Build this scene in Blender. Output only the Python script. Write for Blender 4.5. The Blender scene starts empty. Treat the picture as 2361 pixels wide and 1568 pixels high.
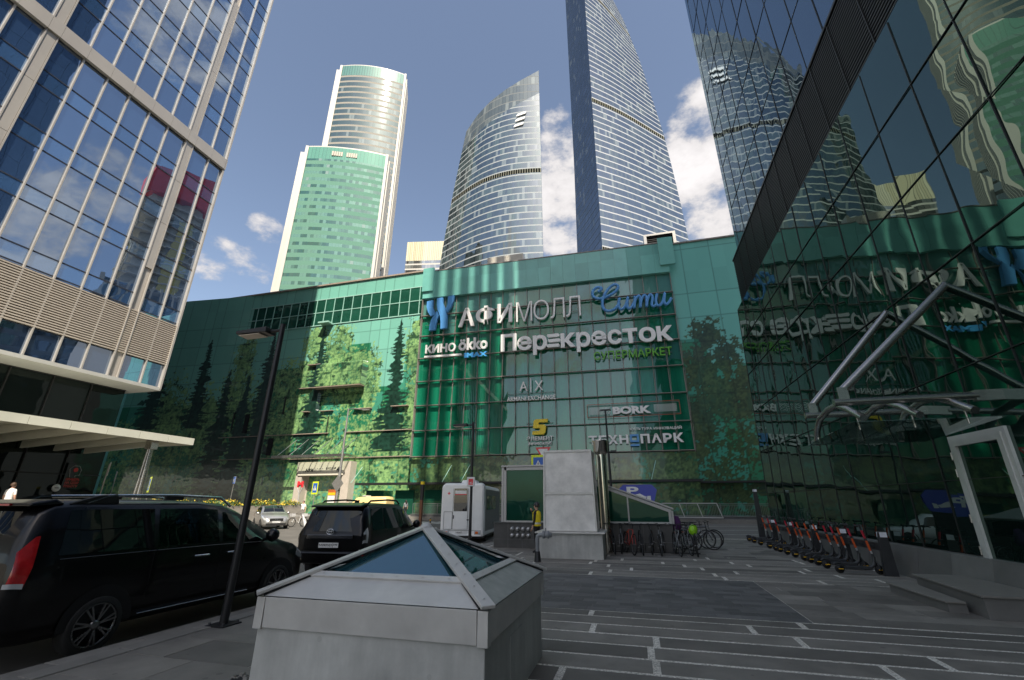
import bpy, math, random
import numpy as np
from mathutils import Vector, Matrix
random.seed(7)
R = math.radians
scene = bpy.context.scene
COL = scene.collection

# ------------------------------------------------------------------ camera, sky, sun, exposure
cam_d = bpy.data.cameras.new('camera')
cam_d.sensor_width = 36.0
cam_d.lens = 36.0 * 1000.0 / 2361.0
cam_d.clip_start = 0.05
cam_d.clip_end = 20000
cam = bpy.data.objects.new('camera', cam_d)
cam.location = (0, 0, 1.75)
cam.rotation_euler = (R(90 + 20.5), 0, R(15.2))
COL.objects.link(cam)
scene.camera = cam

SUN_AZ, SUN_EL = R(152.0), R(50.0)
world = bpy.data.worlds.new('World')
scene.world = world
world.use_nodes = True
wn, wl = world.node_tree.nodes, world.node_tree.links
wn.clear()
def N(t, nodes=None, **kw):
    n = (nodes or wn).new(t)
    for k, v in kw.items():
        setattr(n, k, v)
    return n
w_out = N('ShaderNodeOutputWorld')
w_bg = N('ShaderNodeBackground')
w_bg.inputs[1].default_value = 0.125
w_sky = N('ShaderNodeTexSky', sky_type='NISHITA', sun_disc=False)
w_sky.sun_elevation = SUN_EL
w_sky.sun_rotation = SUN_AZ
w_sky.air_density = 1.0
w_sky.dust_density = 1.6
w_sky.ozone_density = 1.0
# broken cumulus: noise on the sky direction, kept to banks of cloud
w_tc = N('ShaderNodeTexCoord')
def vmath(op, a, b=None, nodes=wn, links=wl):
    n = nodes.new('ShaderNodeVectorMath'); n.operation = op
    for i, x in enumerate((a, b)):
        if x is None: continue
        if hasattr(x, 'is_linked'): links.new(x, n.inputs[i])
        else: n.inputs[i].default_value = x
    return n
def smath(op, a, b=None, c=None, nodes=wn, links=wl, clamp=False):
    n = nodes.new('ShaderNodeMath'); n.operation = op; n.use_clamp = clamp
    for i, x in enumerate((a, b, c)):
        if x is None: continue
        if hasattr(x, 'is_linked'): links.new(x, n.inputs[i])
        else: n.inputs[i].default_value = x
    return n.outputs[0]
nrm = vmath('NORMALIZE', w_tc.outputs['Generated']).outputs[0]
w_map = N('ShaderNodeMapping'); w_map.inputs['Scale'].default_value = (1, 1, 1.7)
wl.new(nrm, w_map.inputs['Vector'])
w_n1 = N('ShaderNodeTexNoise'); w_n1.inputs['Scale'].default_value = 10.0
w_n1.inputs['Detail'].default_value = 9; w_n1.inputs['Roughness'].default_value = 0.62
wl.new(w_map.outputs[0], w_n1.inputs['Vector'])
bank = None
# (direction, cosine reach, strength) of each bank of cloud
BANKS = [((-.100, .755, .65), .010, .92), ((-.09, .70, .71), .004, .8), ((.185, .765, .62), .013, .97), ((.19, .70, .69), .006, .88), ((.21, .81, .54), .009, .85), ((-.115, .81, .57), .008, .85),
         ((-.648, .576, .498), .002, .72), ((-.72, .54, .43), .0028, .70), ((-.69, .58, .424), .003, .72),
         ((.785, .38, .489), .006, .82), ((.86, .342, .40), .011, .92), ((.625, .32, .71), .012, .84), ((.74, .45, .38), .004, .75),
         ((-.15, -.85, .42), .05, .9), ((-.45, -.8, .35), .05, .9), ((.25, -.9, .3), .02, .8)]
for d, reach, st in BANKS:
    dv = Vector(d).normalized()
    dt = vmath('DOT_PRODUCT', nrm, tuple(dv)).outputs['Value']
    m = N('ShaderNodeMapRange'); m.interpolation_type = 'SMOOTHSTEP'
    m.inputs[1].default_value = 1 - reach; m.inputs[2].default_value = 1.0
    m.inputs[3].default_value = 0.0; m.inputs[4].default_value = st
    wl.new(dt, m.inputs[0])
    bank = m.outputs[0] if bank is None else smath('MAXIMUM', bank, m.outputs[0])
dens = smath('ADD', smath('MULTIPLY', bank, 0.62), w_n1.outputs['Fac'])
cl = N('ShaderNodeMapRange'); cl.interpolation_type = 'SMOOTHSTEP'
cl.inputs[1].default_value = 0.86; cl.inputs[2].default_value = 1.08
wl.new(dens, cl.inputs[0])
shade = N('ShaderNodeMapRange')
shade.inputs[1].default_value = 0.8; shade.inputs[2].default_value = 1.25
shade.inputs[3].default_value = 0.6; shade.inputs[4].default_value = 1.0
wl.new(dens, shade.inputs[0])
ccol = N('ShaderNodeMix', data_type='RGBA', blend_type='MULTIPLY'); ccol.inputs[0].default_value = 1
ccol.inputs[6].default_value = (5.4, 5.2, 5.2, 1)
wl.new(shade.outputs[0], ccol.inputs[7])
skm = N('ShaderNodeMix', data_type='RGBA'); wl.new(cl.outputs[0], skm.inputs[0])
hs = N('ShaderNodeHueSaturation'); hs.inputs['Saturation'].default_value = 0.87
wl.new(w_sky.outputs[0], hs.inputs['Color'])
wl.new(hs.outputs[0], skm.inputs[6]); wl.new(ccol.outputs[2], skm.inputs[7])
wl.new(skm.outputs[2], w_bg.inputs[0]); wl.new(w_bg.outputs[0], w_out.inputs[0])

sun_d = bpy.data.lights.new('sun', 'SUN')
sun_d.energy = 5.0
sun_d.angle = R(0.53)
sun_d.color = (1.0, 0.92, 0.79)
sun = bpy.data.objects.new('sun', sun_d)
sv = Vector((math.sin(SUN_AZ) * math.cos(SUN_EL), math.cos(SUN_AZ) * math.cos(SUN_EL), math.sin(SUN_EL)))
sun.rotation_euler = sv.to_track_quat('Z', 'Y').to_euler()
sun.location = (60, -100, 150)
COL.objects.link(sun)
scene.view_settings.view_transform = 'Standard'
scene.view_settings.look = 'None'
scene.view_settings.exposure = 0.6
scene.view_settings.gamma = 1.0
scene.render.engine = 'CYCLES'
scene.cycles.max_bounces = 8
scene.cycles.diffuse_bounces = 3
scene.cycles.glossy_bounces = 5
scene.cycles.transmission_bounces = 6
scene.cycles.caustics_reflective = True
scene.cycles.caustics_refractive = False
scene.cycles.sample_clamp_indirect = 2.5

# ------------------------------------------------------------------ mesh helpers
class MB:
    """collects shapes and links them as ONE mesh object"""
    def __init__(s): s.v, s.f, s.m, s.t, s.uv, s.sm = [], [], [], [], {}, []
    def add(s, verts, faces, mi=0, tone=None, smooth=False):
        o = len(s.v); s.v.extend([tuple(p) for p in verts])
        for f in faces:
            s.f.append(tuple(o + i for i in f)); s.m.append(mi)
            s.t.append(0.5 if tone is None else tone); s.sm.append(smooth)
        return s
    def box(s, x0, x1, y0, y1, z0, z1, mi=0, tone=None):
        v = [(x, y, z) for z in (z0, z1) for y in (y0, y1) for x in (x0, x1)]
        return s.add(v, [(0,2,3,1),(4,5,7,6),(0,1,5,4),(2,6,7,3),(0,4,6,2),(1,3,7,5)], mi, tone)
    def cbox(s, c, d, mi=0, tone=None):
        return s.box(c[0]-d[0]/2, c[0]+d[0]/2, c[1]-d[1]/2, c[1]+d[1]/2, c[2]-d[2]/2, c[2]+d[2]/2, mi, tone)
    def hexa(s, b, t, mi=0, tone=None):
        n = len(b); v = list(b) + list(t)
        f = [tuple(range(n))[::-1], tuple(range(n, 2*n))] + [(i, (i+1) % n, n+(i+1) % n, n+i) for i in range(n)]
        return s.add(v, f, mi, tone)
    def tube(s, pts, r, n=8, mi=0, cap=True, flat=1.0):
        pts = [Vector(p) for p in pts]
        rr = r if isinstance(r, (list, tuple)) else [r]*len(pts)
        rings = []; up = None
        for i, p in enumerate(pts):
            d = (pts[min(i+1, len(pts)-1)] - pts[max(i-1, 0)])
            d = d.normalized() if d.length > 1e-9 else Vector((0, 0, 1))
            if up is None:
                up = Vector((0, 0, 1)) if abs(d.z) < 0.9 else Vector((0, 1, 0))
            a = d.cross(up); 
            if a.length < 1e-6: a = d.cross(Vector((1, 0, 0)))
            a.normalize(); b = a.cross(d).normalized(); up = b
            rings.append([p + (a*math.cos(2*math.pi*k/n) + b*math.sin(2*math.pi*k/n)*flat)*rr[i] for k in range(n)])
        v = [q for ring in rings for q in ring]
        f = []
        for i in range(len(pts)-1):
            for k in range(n):
                k2 = (k+1) % n
                f.append((i*n+k, i*n+k2, (i+1)*n+k2, (i+1)*n+k))
        s.add(v, f, mi, smooth=True)
        if cap:
            s.add(rings[0], [tuple(range(n))], mi); s.add(rings[-1], [tuple(range(n))[::-1]], mi)
        return s
    def bar(s, a, b, w, h, mi=0, up=(0, 0, 1)):
        a, b = Vector(a), Vector(b); d = (b-a).normalized(); up = Vector(up)
        x = d.cross(up)
        if x.length < 1e-6: x = d.cross(Vector((1, 0, 0)))
        x.normalize(); z = x.cross(d).normalized()
        q = lambda p: [p - x*w/2 - z*h/2, p + x*w/2 - z*h/2, p + x*w/2 + z*h/2, p - x*w/2 + z*h/2]
        return s.hexa(q(a), q(b), mi)
    def lathe(s, prof, n=16, c=(0, 0, 0), axis='z', mi=0, smooth=True):
        v = []; f = []
        for (r, h) in prof:
            for k in range(n):
                a = 2*math.pi*k/n; x, y = r*math.cos(a), r*math.sin(a)
                v.append({'z': (c[0]+x, c[1]+y, c[2]+h), 'x': (c[0]+h, c[1]+x, c[2]+y), 'y': (c[0]+y, c[1]+h, c[2]+x)}[axis])
        for i in range(len(prof)-1):
            for k in range(n):
                k2 = (k+1) % n
                f.append((i*n+k, i*n+k2, (i+1)*n+k2, (i+1)*n+k))
        return s.add(v, f, mi, smooth=smooth)
    def prism(s, poly, d0, d1, plane='xz', mi=0, tone=None):
        """polygon in a plane, given thickness along the third axis"""
        def P(a, b, d):
            return {'xz': (a, d, b), 'yz': (d, a, b), 'xy': (a, b, d)}[plane]
        return s.hexa([P(a, b, d0) for a, b in poly], [P(a, b, d1) for a, b in poly], mi, tone)
    def grid(s, P, mi=0, smooth=True, tone=None):
        h, w = len(P), len(P[0]); v = [p for row in P for p in row]
        f = [(j*w+i, j*w+i+1, (j+1)*w+i+1, (j+1)*w+i) for j in range(h-1) for i in range(w-1)]
        return s.add(v, f, mi, tone, smooth)
    def disc(s, c, nrm, r, n=16, mi=0):
        nrm = Vector(nrm).normalized(); a = nrm.orthogonal().normalized(); b = nrm.cross(a)
        return s.add([Vector(c) + (a*math.cos(2*math.pi*k/n) + b*math.sin(2*math.pi*k/n))*r for k in range(n)], [tuple(range(n))], mi)
    def xform(s, M):
        s.v = [tuple(M @ Vector(p)) for p in s.v]; return s
    def join(s, o, mi=None):
        k = len(s.v); s.v += o.v
        s.f += [tuple(i+k for i in f) for f in o.f]; s.m += (o.m if mi is None else [mi]*len(o.m)); s.t += o.t; s.sm += o.sm
        return s
    def build(s, name, mats, parent=None, uv=None, solid=None, bevel=None):
        me = bpy.data.meshes.new(name); me.from_pydata(s.v, [], s.f)
        mats = mats if isinstance(mats, (list, tuple)) else [mats]
        for m in mats: me.materials.append(m)
        me.polygons.foreach_set('material_index', s.m)
        me.polygons.foreach_set('use_smooth', s.sm)
        at = me.attributes.new('tone', 'FLOAT', 'FACE'); at.data.foreach_set('value', s.t)
        if uv is not None:
            l = me.uv_layers.new(name='UVMap'); vi = np.zeros(len(me.loops), dtype=np.int32); me.loops.foreach_get('vertex_index', vi)
            l.data.foreach_set('uv', np.array(uv, dtype=np.float32)[vi].ravel())
        me.update()
        o = bpy.data.objects.new(name, me); COL.objects.link(o)
        if parent: o.parent = parent
        if bevel:
            b = o.modifiers.new('bevel', 'BEVEL'); b.width = bevel; b.segments = 2; b.limit_method = 'ANGLE'; b.angle_limit = R(40)
        return o

def tag(o, label=None, cat=None, group=None, kind=None):
    if label: o['label'] = label
    if cat: o['category'] = cat
    if group: o['group'] = group
    if kind: o['kind'] = kind
    return o
def thing(name, label, cat, loc=(0, 0, 0), rz=0, group=None):
    o = bpy.data.objects.new(name, None); o.empty_display_size = 0.3; COL.objects.link(o)
    o.location = loc; o.rotation_euler = (0, 0, R(rz))
    return tag(o, label, cat, group)
def dup(root, loc=None, rz=None, label=None, parent=None):
    c = root.copy(); COL.objects.link(c); c.parent = parent
    if loc is not None: c.location = loc
    if rz is not None: c.rotation_euler = (0, 0, R(rz))
    if label: c['label'] = label
    for ch in list(root.children): dup(ch, parent=c)
    return c
def structure(o): o['kind'] = 'structure'; return o

# ------------------------------------------------------------------ materials
def new_mat(name):
    m = bpy.data.materials.new(name); m.use_nodes = True
    nt = m.node_tree; nt.nodes.clear()
    out = nt.nodes.new('ShaderNodeOutputMaterial')
    return m, nt.nodes, nt.links, out
MATS = {}
def pm(name, col, rough=0.5, metal=0.0, var=0.12, vs=3.0, bump=0.0, bs=40.0, tone=0.0, coat=0.0, ior=1.5, stretch=None, emit=0, dirt=0.0, trans=0.0, spots=0.0):
    """procedural principled material: colour and roughness broken up by noise"""
    if name in MATS: return MATS[name]
    m, nn, ll, out = new_mat(name)
    b = nn.new('ShaderNodeBsdfPrincipled'); ll.new(b.outputs[0], out.inputs[0])
    tc = nn.new('ShaderNodeTexCoord'); vec = tc.outputs['Object']
    if stretch:
        mp = nn.new('ShaderNodeMapping'); mp.inputs['Scale'].default_value = stretch; ll.new(vec, mp.inputs[0]); vec = mp.outputs[0]
    n = nn.new('ShaderNodeTexNoise'); n.inputs['Scale'].default_value = vs; n.inputs['Detail'].default_value = 6; n.inputs['Roughness'].default_value = 0.6
    ll.new(vec, n.inputs['Vector'])
    mr = nn.new('ShaderNodeMapRange'); mr.inputs[1].default_value = 0.3; mr.inputs[2].default_value = 0.7
    mr.inputs[3].default_value = 1-var; mr.inputs[4].default_value = 1+var
    ll.new(n.outputs['Fac'], mr.inputs[0]); fac = mr.outputs[0]
    if tone:
        at = nn.new('ShaderNodeAttribute'); at.attribute_name = 'tone'
        fac = smath('MULTIPLY', fac, smath('MULTIPLY_ADD', at.outputs['Fac'], 2*tone, 1-tone, nodes=nn, links=ll), nodes=nn, links=ll)
    if dirt:
        n2 = nn.new('ShaderNodeTexNoise'); n2.inputs['Scale'].default_value = vs*0.37; n2.inputs['Detail'].default_value = 8; n2.inputs['Roughness'].default_value = .7
        ll.new(tc.outputs['Object'], n2.inputs['Vector'])
        m2 = nn.new('ShaderNodeMapRange'); m2.inputs[1].default_value = .45; m2.inputs[2].default_value = .72; m2.inputs[3].default_value = 1; m2.inputs[4].default_value = 1-dirt
        ll.new(n2.outputs['Fac'], m2.inputs[0]); fac = smath('MULTIPLY', fac, m2.outputs[0], nodes=nn, links=ll)
    if spots:                                                       # trodden-in gum and drips
        vo = nn.new('ShaderNodeTexVoronoi'); vo.inputs['Scale'].default_value = 5.5; ll.new(tc.outputs['Object'], vo.inputs['Vector'])
        sc_ = nn.new('ShaderNodeSeparateColor'); ll.new(vo.outputs['Color'], sc_.inputs[0])
        thr = smath('MULTIPLY', sc_.outputs[0], .22, nodes=nn, links=ll)
        hit = smath('MULTIPLY', smath('LESS_THAN', vo.outputs['Distance'], thr, nodes=nn, links=ll), smath('GREATER_THAN', sc_.outputs[1], .6, nodes=nn, links=ll), nodes=nn, links=ll)
        fac = smath('MULTIPLY', fac, smath('MULTIPLY_ADD', hit, -spots, 1.0, nodes=nn, links=ll), nodes=nn, links=ll)
    mx = nn.new('ShaderNodeMix'); mx.data_type = 'RGBA'; mx.blend_type = 'MULTIPLY'; mx.inputs[0].default_value = 1
    mx.inputs[6].default_value = (*col, 1); ll.new(fac, mx.inputs[7]); ll.new(mx.outputs[2], b.inputs['Base Color'])
    r2 = smath('MULTIPLY_ADD', n.outputs['Fac'], rough*0.5, rough*0.75, nodes=nn, links=ll); ll.new(r2, b.inputs['Roughness'])
    b.inputs['Metallic'].default_value = metal; b.inputs['IOR'].default_value = ior
    b.inputs['Coat Weight'].default_value = coat; b.inputs['Coat Roughness'].default_value = 0.03
    b.inputs['Transmission Weight'].default_value = trans
    if emit:
        b.inputs['Emission Color'].default_value = (*col, 1); b.inputs['Emission Strength'].default_value = emit
    if bump:
        n3 = nn.new('ShaderNodeTexNoise'); n3.inputs['Scale'].default_value = bs; n3.inputs['Detail'].default_value = 5
        ll.new(vec, n3.inputs['Vector'])
        bp = nn.new('ShaderNodeBump'); bp.inputs['Strength'].default_value = bump; bp.inputs['Distance'].default_value = 0.02
        ll.new(n3.outputs['Fac'], bp.inputs['Height']); ll.new(bp.outputs[0], b.inputs['Normal'])
    MATS[name] = m
    return m

def mirror_glass(name, base, tint, refl, wave=0.02, wscale=0.35, rough=0.012, var=0.3, vstretch=(1, 1, 1), fresnel=True, pane=None):
    """coated facade glass: a dim body colour under a wavy mirror coat"""
    if name in MATS: return MATS[name]
    m, nn, ll, out = new_mat(name)
    tc = nn.new('ShaderNodeTexCoord')
    n = nn.new('ShaderNodeTexNoise'); n.inputs['Scale'].default_value = wscale; n.inputs['Detail'].default_value = 2
    ll.new(tc.outputs['Object'], n.inputs['Vector'])
    bp = nn.new('ShaderNodeBump'); bp.inputs['Strength'].default_value = 1; bp.inputs['Distance'].default_value = wave
    ll.new(n.outputs['Fac'], bp.inputs['Height'])
    nrmv = bp.outputs[0]
    mp = nn.new('ShaderNodeMapping'); mp.inputs['Scale'].default_value = vstretch; ll.new(tc.outputs['Object'], mp.inputs[0])
    n2 = nn.new('ShaderNodeTexNoise'); n2.inputs['Scale'].default_value = 1.0; n2.inputs['Detail'].default_value = 4
    ll.new(mp.outputs[0], n2.inputs['Vector'])
    at = nn.new('ShaderNodeAttribute'); at.attribute_name = 'tone'
    f = smath('MULTIPLY', smath('MULTIPLY_ADD', n2.outputs['Fac'], 2*var, 1-var, nodes=nn, links=ll), smath('MULTIPLY_ADD', at.outputs['Fac'], .8, .6, nodes=nn, links=ll), nodes=nn, links=ll)
    mx = nn.new('ShaderNodeMix'); mx.data_type = 'RGBA'; mx.blend_type = 'MULTIPLY'; mx.inputs[0].default_value = 1
    mx.inputs[6].default_value = (*base, 1); ll.new(f, mx.inputs[7])
    d = nn.new('ShaderNodeBsdfDiffuse'); ll.new(mx.outputs[2], d.inputs['Color'])
    g = nn.new('ShaderNodeBsdfGlossy'); g.inputs['Color'].default_value = (*tint, 1); g.inputs['Roughness'].default_value = rough
    ll.new(nrmv, g.inputs['Normal'])
    ms = nn.new('ShaderNodeMixShader')
    if fresnel:
        lw = nn.new('ShaderNodeLayerWeight'); lw.inputs['Blend'].default_value = 0.5
        fr = smath('MULTIPLY_ADD', smath('POWER', lw.outputs['Facing'], 4.0, nodes=nn, links=ll), 1-refl, refl, nodes=nn, links=ll)
        ll.new(fr, ms.inputs[0])
    else: ms.inputs[0].default_value = refl
    ll.new(d.outputs[0], ms.inputs[1]); ll.new(g.outputs[0], ms.inputs[2]); ll.new(ms.outputs[0], out.inputs[0])
    MATS[name] = m
    return m

def clear_glass(name, tint=(0.8, 0.9, 0.87), refl=0.12, rough=0.01):
    """thin pane you can look through"""
    if name in MATS: return MATS[name]
    m, nn, ll, out = new_mat(name)
    t = nn.new('ShaderNodeBsdfTransparent'); t.inputs[0].default_value = (*tint, 1)
    g = nn.new('ShaderNodeBsdfGlossy'); g.inputs['Roughness'].default_value = rough; g.inputs['Color'].default_value = (.9, .95, .93, 1)
    lw = nn.new('ShaderNodeLayerWeight'); lw.inputs['Blend'].default_value = 0.5
    nz = nn.new('ShaderNodeTexNoise'); nz.inputs['Scale'].default_value = 2.0
    tc = nn.new('ShaderNodeTexCoord'); ll.new(tc.outputs['Object'], nz.inputs['Vector'])
    base = smath('MULTIPLY_ADD', nz.outputs['Fac'], refl*.4, refl*.8, nodes=nn, links=ll)
    fr = smath('ADD', smath('MULTIPLY', smath('POWER', lw.outputs['Facing'], 4.0, nodes=nn, links=ll), 1-refl, nodes=nn, links=ll), base, nodes=nn, links=ll, clamp=True)
    ms = nn.new('ShaderNodeMixShader'); ll.new(fr, ms.inputs[0]); ll.new(t.outputs[0], ms.inputs[1]); ll.new(g.outputs[0], ms.inputs[2]); ll.new(ms.outputs[0], out.inputs[0])
    MATS[name] = m
    return m

def curtain_wall(name, floor_h, pane_w, glass_a, glass_b, band, band_frac, mull, refl, tint=(.8, .88, 1), dark_every=None, jit=.02, blind=.15, rough=.012, sharp=(.35, .95)):
    """tower facade read from UV in metres: spandrel band on every storey, panes that differ, mullion lines"""
    m, nn, ll, out = new_mat(name)
    sm = lambda op, a, b=None, c=None, clamp=False: smath(op, a, b, c, nodes=nn, links=ll, clamp=clamp)
    uv = nn.new('ShaderNodeUVMap'); sp = nn.new('ShaderNodeSeparateXYZ'); ll.new(uv.outputs[0], sp.inputs[0])
    u, v = sp.outputs[0], sp.outputs[1]
    fl = sm('DIVIDE', v, floor_h); fi = sm('FLOOR', fl); ff = sm('FRACT', fl)
    pu = sm('DIVIDE', u, pane_w); pi = sm('FLOOR', pu); pf = sm('FRACT', pu)
    cmb = nn.new('ShaderNodeCombineXYZ'); ll.new(pi, cmb.inputs[0]); ll.new(fi, cmb.inputs[1])
    wnz = nn.new('ShaderNodeTexWhiteNoise'); wnz.noise_dimensions = '2D'; ll.new(cmb.outputs[0], wnz.inputs['Vector'])
    # groups of panes share a tenant
    cm2 = nn.new('ShaderNodeCombineXYZ'); ll.new(sm('FLOOR', sm('DIVIDE', pi, 4.0)), cm2.inputs[0]); ll.new(fi, cm2.inputs[1])
    wn2 = nn.new('ShaderNodeTexWhiteNoise'); wn2.noise_dimensions = '2D'; ll.new(cm2.outputs[0], wn2.inputs['Vector'])
    mixv = sm('ADD', sm('MULTIPLY', wnz.outputs['Value'], .6), sm('MULTIPLY', wn2.outputs['Value'], .4))
    gl = nn.new('ShaderNodeMix'); gl.data_type = 'RGBA'; gl.inputs[6].default_value = (*glass_a, 1); gl.inputs[7].default_value = (*glass_b, 1)
    r1 = nn.new('ShaderNodeMapRange'); r1.inputs[1].default_value = sharp[0]; r1.inputs[2].default_value = sharp[1]; ll.new(mixv, r1.inputs[0]); ll.new(r1.outputs[0], gl.inputs[0])
    bl = sm('GREATER_THAN', wnz.outputs['Value'], 1-blind)
    gl2 = nn.new('ShaderNodeMix'); gl2.data_type = 'RGBA'; ll.new(sm('MULTIPLY', bl, .55), gl2.inputs[0]); ll.new(gl.outputs[2], gl2.inputs[6]); gl2.inputs[7].default_value = (.26, .29, .28, 1)
    isb = sm('LESS_THAN', ff, band_frac)
    ism = sm('LESS_THAN', pf, mull)
    c1 = nn.new('ShaderNodeMix'); c1.data_type = 'RGBA'; ll.new(sm('MULTIPLY', ism, .6), c1.inputs[0]); ll.new(gl2.outputs[2], c1.inputs[6]); c1.inputs[7].default_value = (.03, .035, .04, 1)
    c2 = nn.new('ShaderNodeMix'); c2.data_type = 'RGBA'; ll.new(isb, c2.inputs[0]); ll.new(c1.outputs[2], c2.inputs[6]); c2.inputs[7].default_value = (*band, 1)
    col = c2.outputs[2]; rf = sm('MULTIPLY', sm('SUBTRACT', 1.0, isb), refl)
    rf = sm('MULTIPLY', rf, sm('SUBTRACT', 1.0, sm('MULTIPLY', mixv, .45)))
    if dark_every:
        isd = sm('MULTIPLY', sm('COMPARE', sm('FLOORED_MODULO', fi, float(dark_every[0])), float(dark_every[1]), .1), sm('GREATER_THAN', ff, .3))
        c3 = nn.new('ShaderNodeMix'); c3.data_type = 'RGBA'; ll.new(isd, c3.inputs[0]); ll.new(col, c3.inputs[6])
        wm = nn.new('ShaderNodeMix'); wm.data_type = 'RGBA'; ll.new(sm('LESS_THAN', pf, .25), wm.inputs[0]); wm.inputs[6].default_value = (.012, .013, .012, 1); wm.inputs[7].default_value = (.25, .25, .2, 1)
        ll.new(wm.outputs[2], c3.inputs[7]); col = c3.outputs[2]
        rf = sm('MULTIPLY', rf, sm('SUBTRACT', 1.0, isd))
    d = nn.new('ShaderNodeBsdfDiffuse'); ll.new(col, d.inputs['Color'])
    g = nn.new('ShaderNodeBsdfGlossy'); g.inputs['Color'].default_value = (*tint, 1); g.inputs['Roughness'].default_value = rough; g.distribution = 'GGX' if rough > .02 else 'BECKMANN'
    # every pane sits a hair differently, so its reflection breaks from its neighbour's
    geo = nn.new('ShaderNodeNewGeometry')
    jv = vmath('SUBTRACT', wnz.outputs['Color'], (.5, .5, .5), nodes=nn, links=ll).outputs[0]
    sc = nn.new('ShaderNodeVectorMath'); sc.operation = 'SCALE'; ll.new(jv, sc.inputs[0]); sc.inputs['Scale'].default_value = jit
    nv = vmath('NORMALIZE', vmath('ADD', geo.outputs['Normal'], sc.outputs[0], nodes=nn, links=ll).outputs[0], nodes=nn, links=ll).outputs[0]
    ll.new(nv, g.inputs['Normal'])
    ms = nn.new('ShaderNodeMixShader'); ll.new(rf, ms.inputs[0]); ll.new(d.outputs[0], ms.inputs[1]); ll.new(g.outputs[0], ms.inputs[2]); ll.new(ms.outputs[0], out.inputs[0])
    MATS[name] = m
    return m

# ------------------------------------------------------------------ lettering
def text_mb(txt, w, h, depth, bold=0.0, shear=0.0, sx=None):
    """one string as a flat prism in x (width) z (height), front at y=0 facing -y, lower left at the origin"""
    cu = bpy.data.curves.new('lettering', 'FONT'); cu.body = txt; cu.extrude = 0.0; cu.offset = bold; cu.resolution_u = 3; cu.shear = shear
    ob = bpy.data.objects.new('lettering', cu); COL.objects.link(ob)
    dg = bpy.context.evaluated_depsgraph_get(); dg.update()
    me = bpy.data.meshes.new_from_object(ob.evaluated_get(dg))
    bpy.data.objects.remove(ob); bpy.data.curves.remove(cu)
    vs = [v.co.copy() for v in me.vertices]; fs = [tuple(p.vertices) for p in me.polygons]
    edges = {}
    for f in fs:
        for i in range(len(f)):
            a, b = f[i], f[(i+1) % len(f)]
            k = (min(a, b), max(a, b)); edges[k] = None if k in edges else (a, b)
    bpy.data.meshes.remove(me)
    mb = MB()
    if not vs: return mb
    x0 = min(v.x for v in vs); x1 = max(v.x for v in vs); y0 = min(v.y for v in vs); y1 = max(v.y for v in vs)
    kx = w/(x1-x0) if w else h/(y1-y0); ky = h/(y1-y0) if h else kx
    n = len(vs)
    V = [((v.x-x0)*kx, 0.0, (v.y-y0)*ky) for v in vs] + [((v.x-x0)*kx, depth, (v.y-y0)*ky) for v in vs]
    F = list(fs) + [tuple(n+i for i in reversed(f)) for f in fs]
    F += [(b, a, n+a, n+b) for e in edges.values() if e for a, b in [e]]
    mb.add(V, F); return mb
def place(mb, o, ang=0.0, up=None):
    M = Matrix.Translation(o) @ Matrix.Rotation(ang, 4, 'Z')
    return mb.xform(M)

# ------------------------------------------------------------------ ground, road, paving
m_asph = pm('asphalt', (0.125, 0.115, 0.102), .85, var=.22, vs=.6, bump=.25, bs=90, dirt=.25)
m_slab = pm('granite_slab', (0.195, 0.180, 0.158), .7, var=.2, vs=1.7, bump=.12, bs=120, tone=.38, dirt=.35, spots=.3)
m_sett = pm('dark_sett', (0.11, 0.107, 0.105), .65, var=.2, vs=3, bump=.2, bs=90, tone=.35)
m_gran = pm('granite_kerb', (0.2, 0.188, 0.168), .7, var=.15, vs=4, bump=.15, bs=110, tone=.15)
def gravel_mat():
    m, nn, ll, out = new_mat('gravel')
    tc = nn.new('ShaderNodeTexCoord'); v = nn.new('ShaderNodeTexVoronoi'); v.inputs['Scale'].default_value = 70
    ll.new(tc.outputs['Object'], v.inputs['Vector'])
    n = nn.new('ShaderNodeTexNoise'); n.inputs['Scale'].default_value = .9; n.inputs['Detail'].default_value = 6; ll.new(tc.outputs['Object'], n.inputs['Vector'])
    hsv = nn.new('ShaderNodeSeparateColor'); ll.new(v.outputs['Color'], hsv.inputs[0])
    r = nn.new('ShaderNodeValToRGB'); e = r.color_ramp.elements
    e[0].color = (.3, .28, .24, 1); e[1].color = (.92, .88, .8, 1)
    mid = r.color_ramp.elements.new(.5); mid.color = (.72, .68, .6, 1)
    ll.new(smath('MULTIPLY', hsv.outputs[0], smath('MULTIPLY_ADD', n.outputs['Fac'], 1.6, .1, nodes=nn, links=ll), nodes=nn, links=ll), r.inputs[0])
    b = nn.new('ShaderNodeBsdfPrincipled'); b.inputs['Roughness'].default_value = .8; ll.new(r.outputs[0], b.inputs['Base Color'])
    bp = nn.new('ShaderNodeBump'); bp.inputs['Strength'].default_value = .8; bp.inputs['Distance'].default_value = .01; bp.invert = True
    ll.new(v.outputs['Distance'], bp.inputs['Height']); ll.new(bp.outputs[0], b.inputs['Normal']); ll.new(b.outputs[0], out.inputs[0]); return m
m_gravel = gravel_mat()

RZ = -0.12                                               # road level; the plaza is z = 0
mb = MB(); mb.add([(-3000, -3000, RZ), (3000, -3000, RZ), (3000, 3000, RZ), (-3000, 3000, RZ)], [(0, 1, 2, 3)])
structure(mb.build('ground', m_asph))
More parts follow.
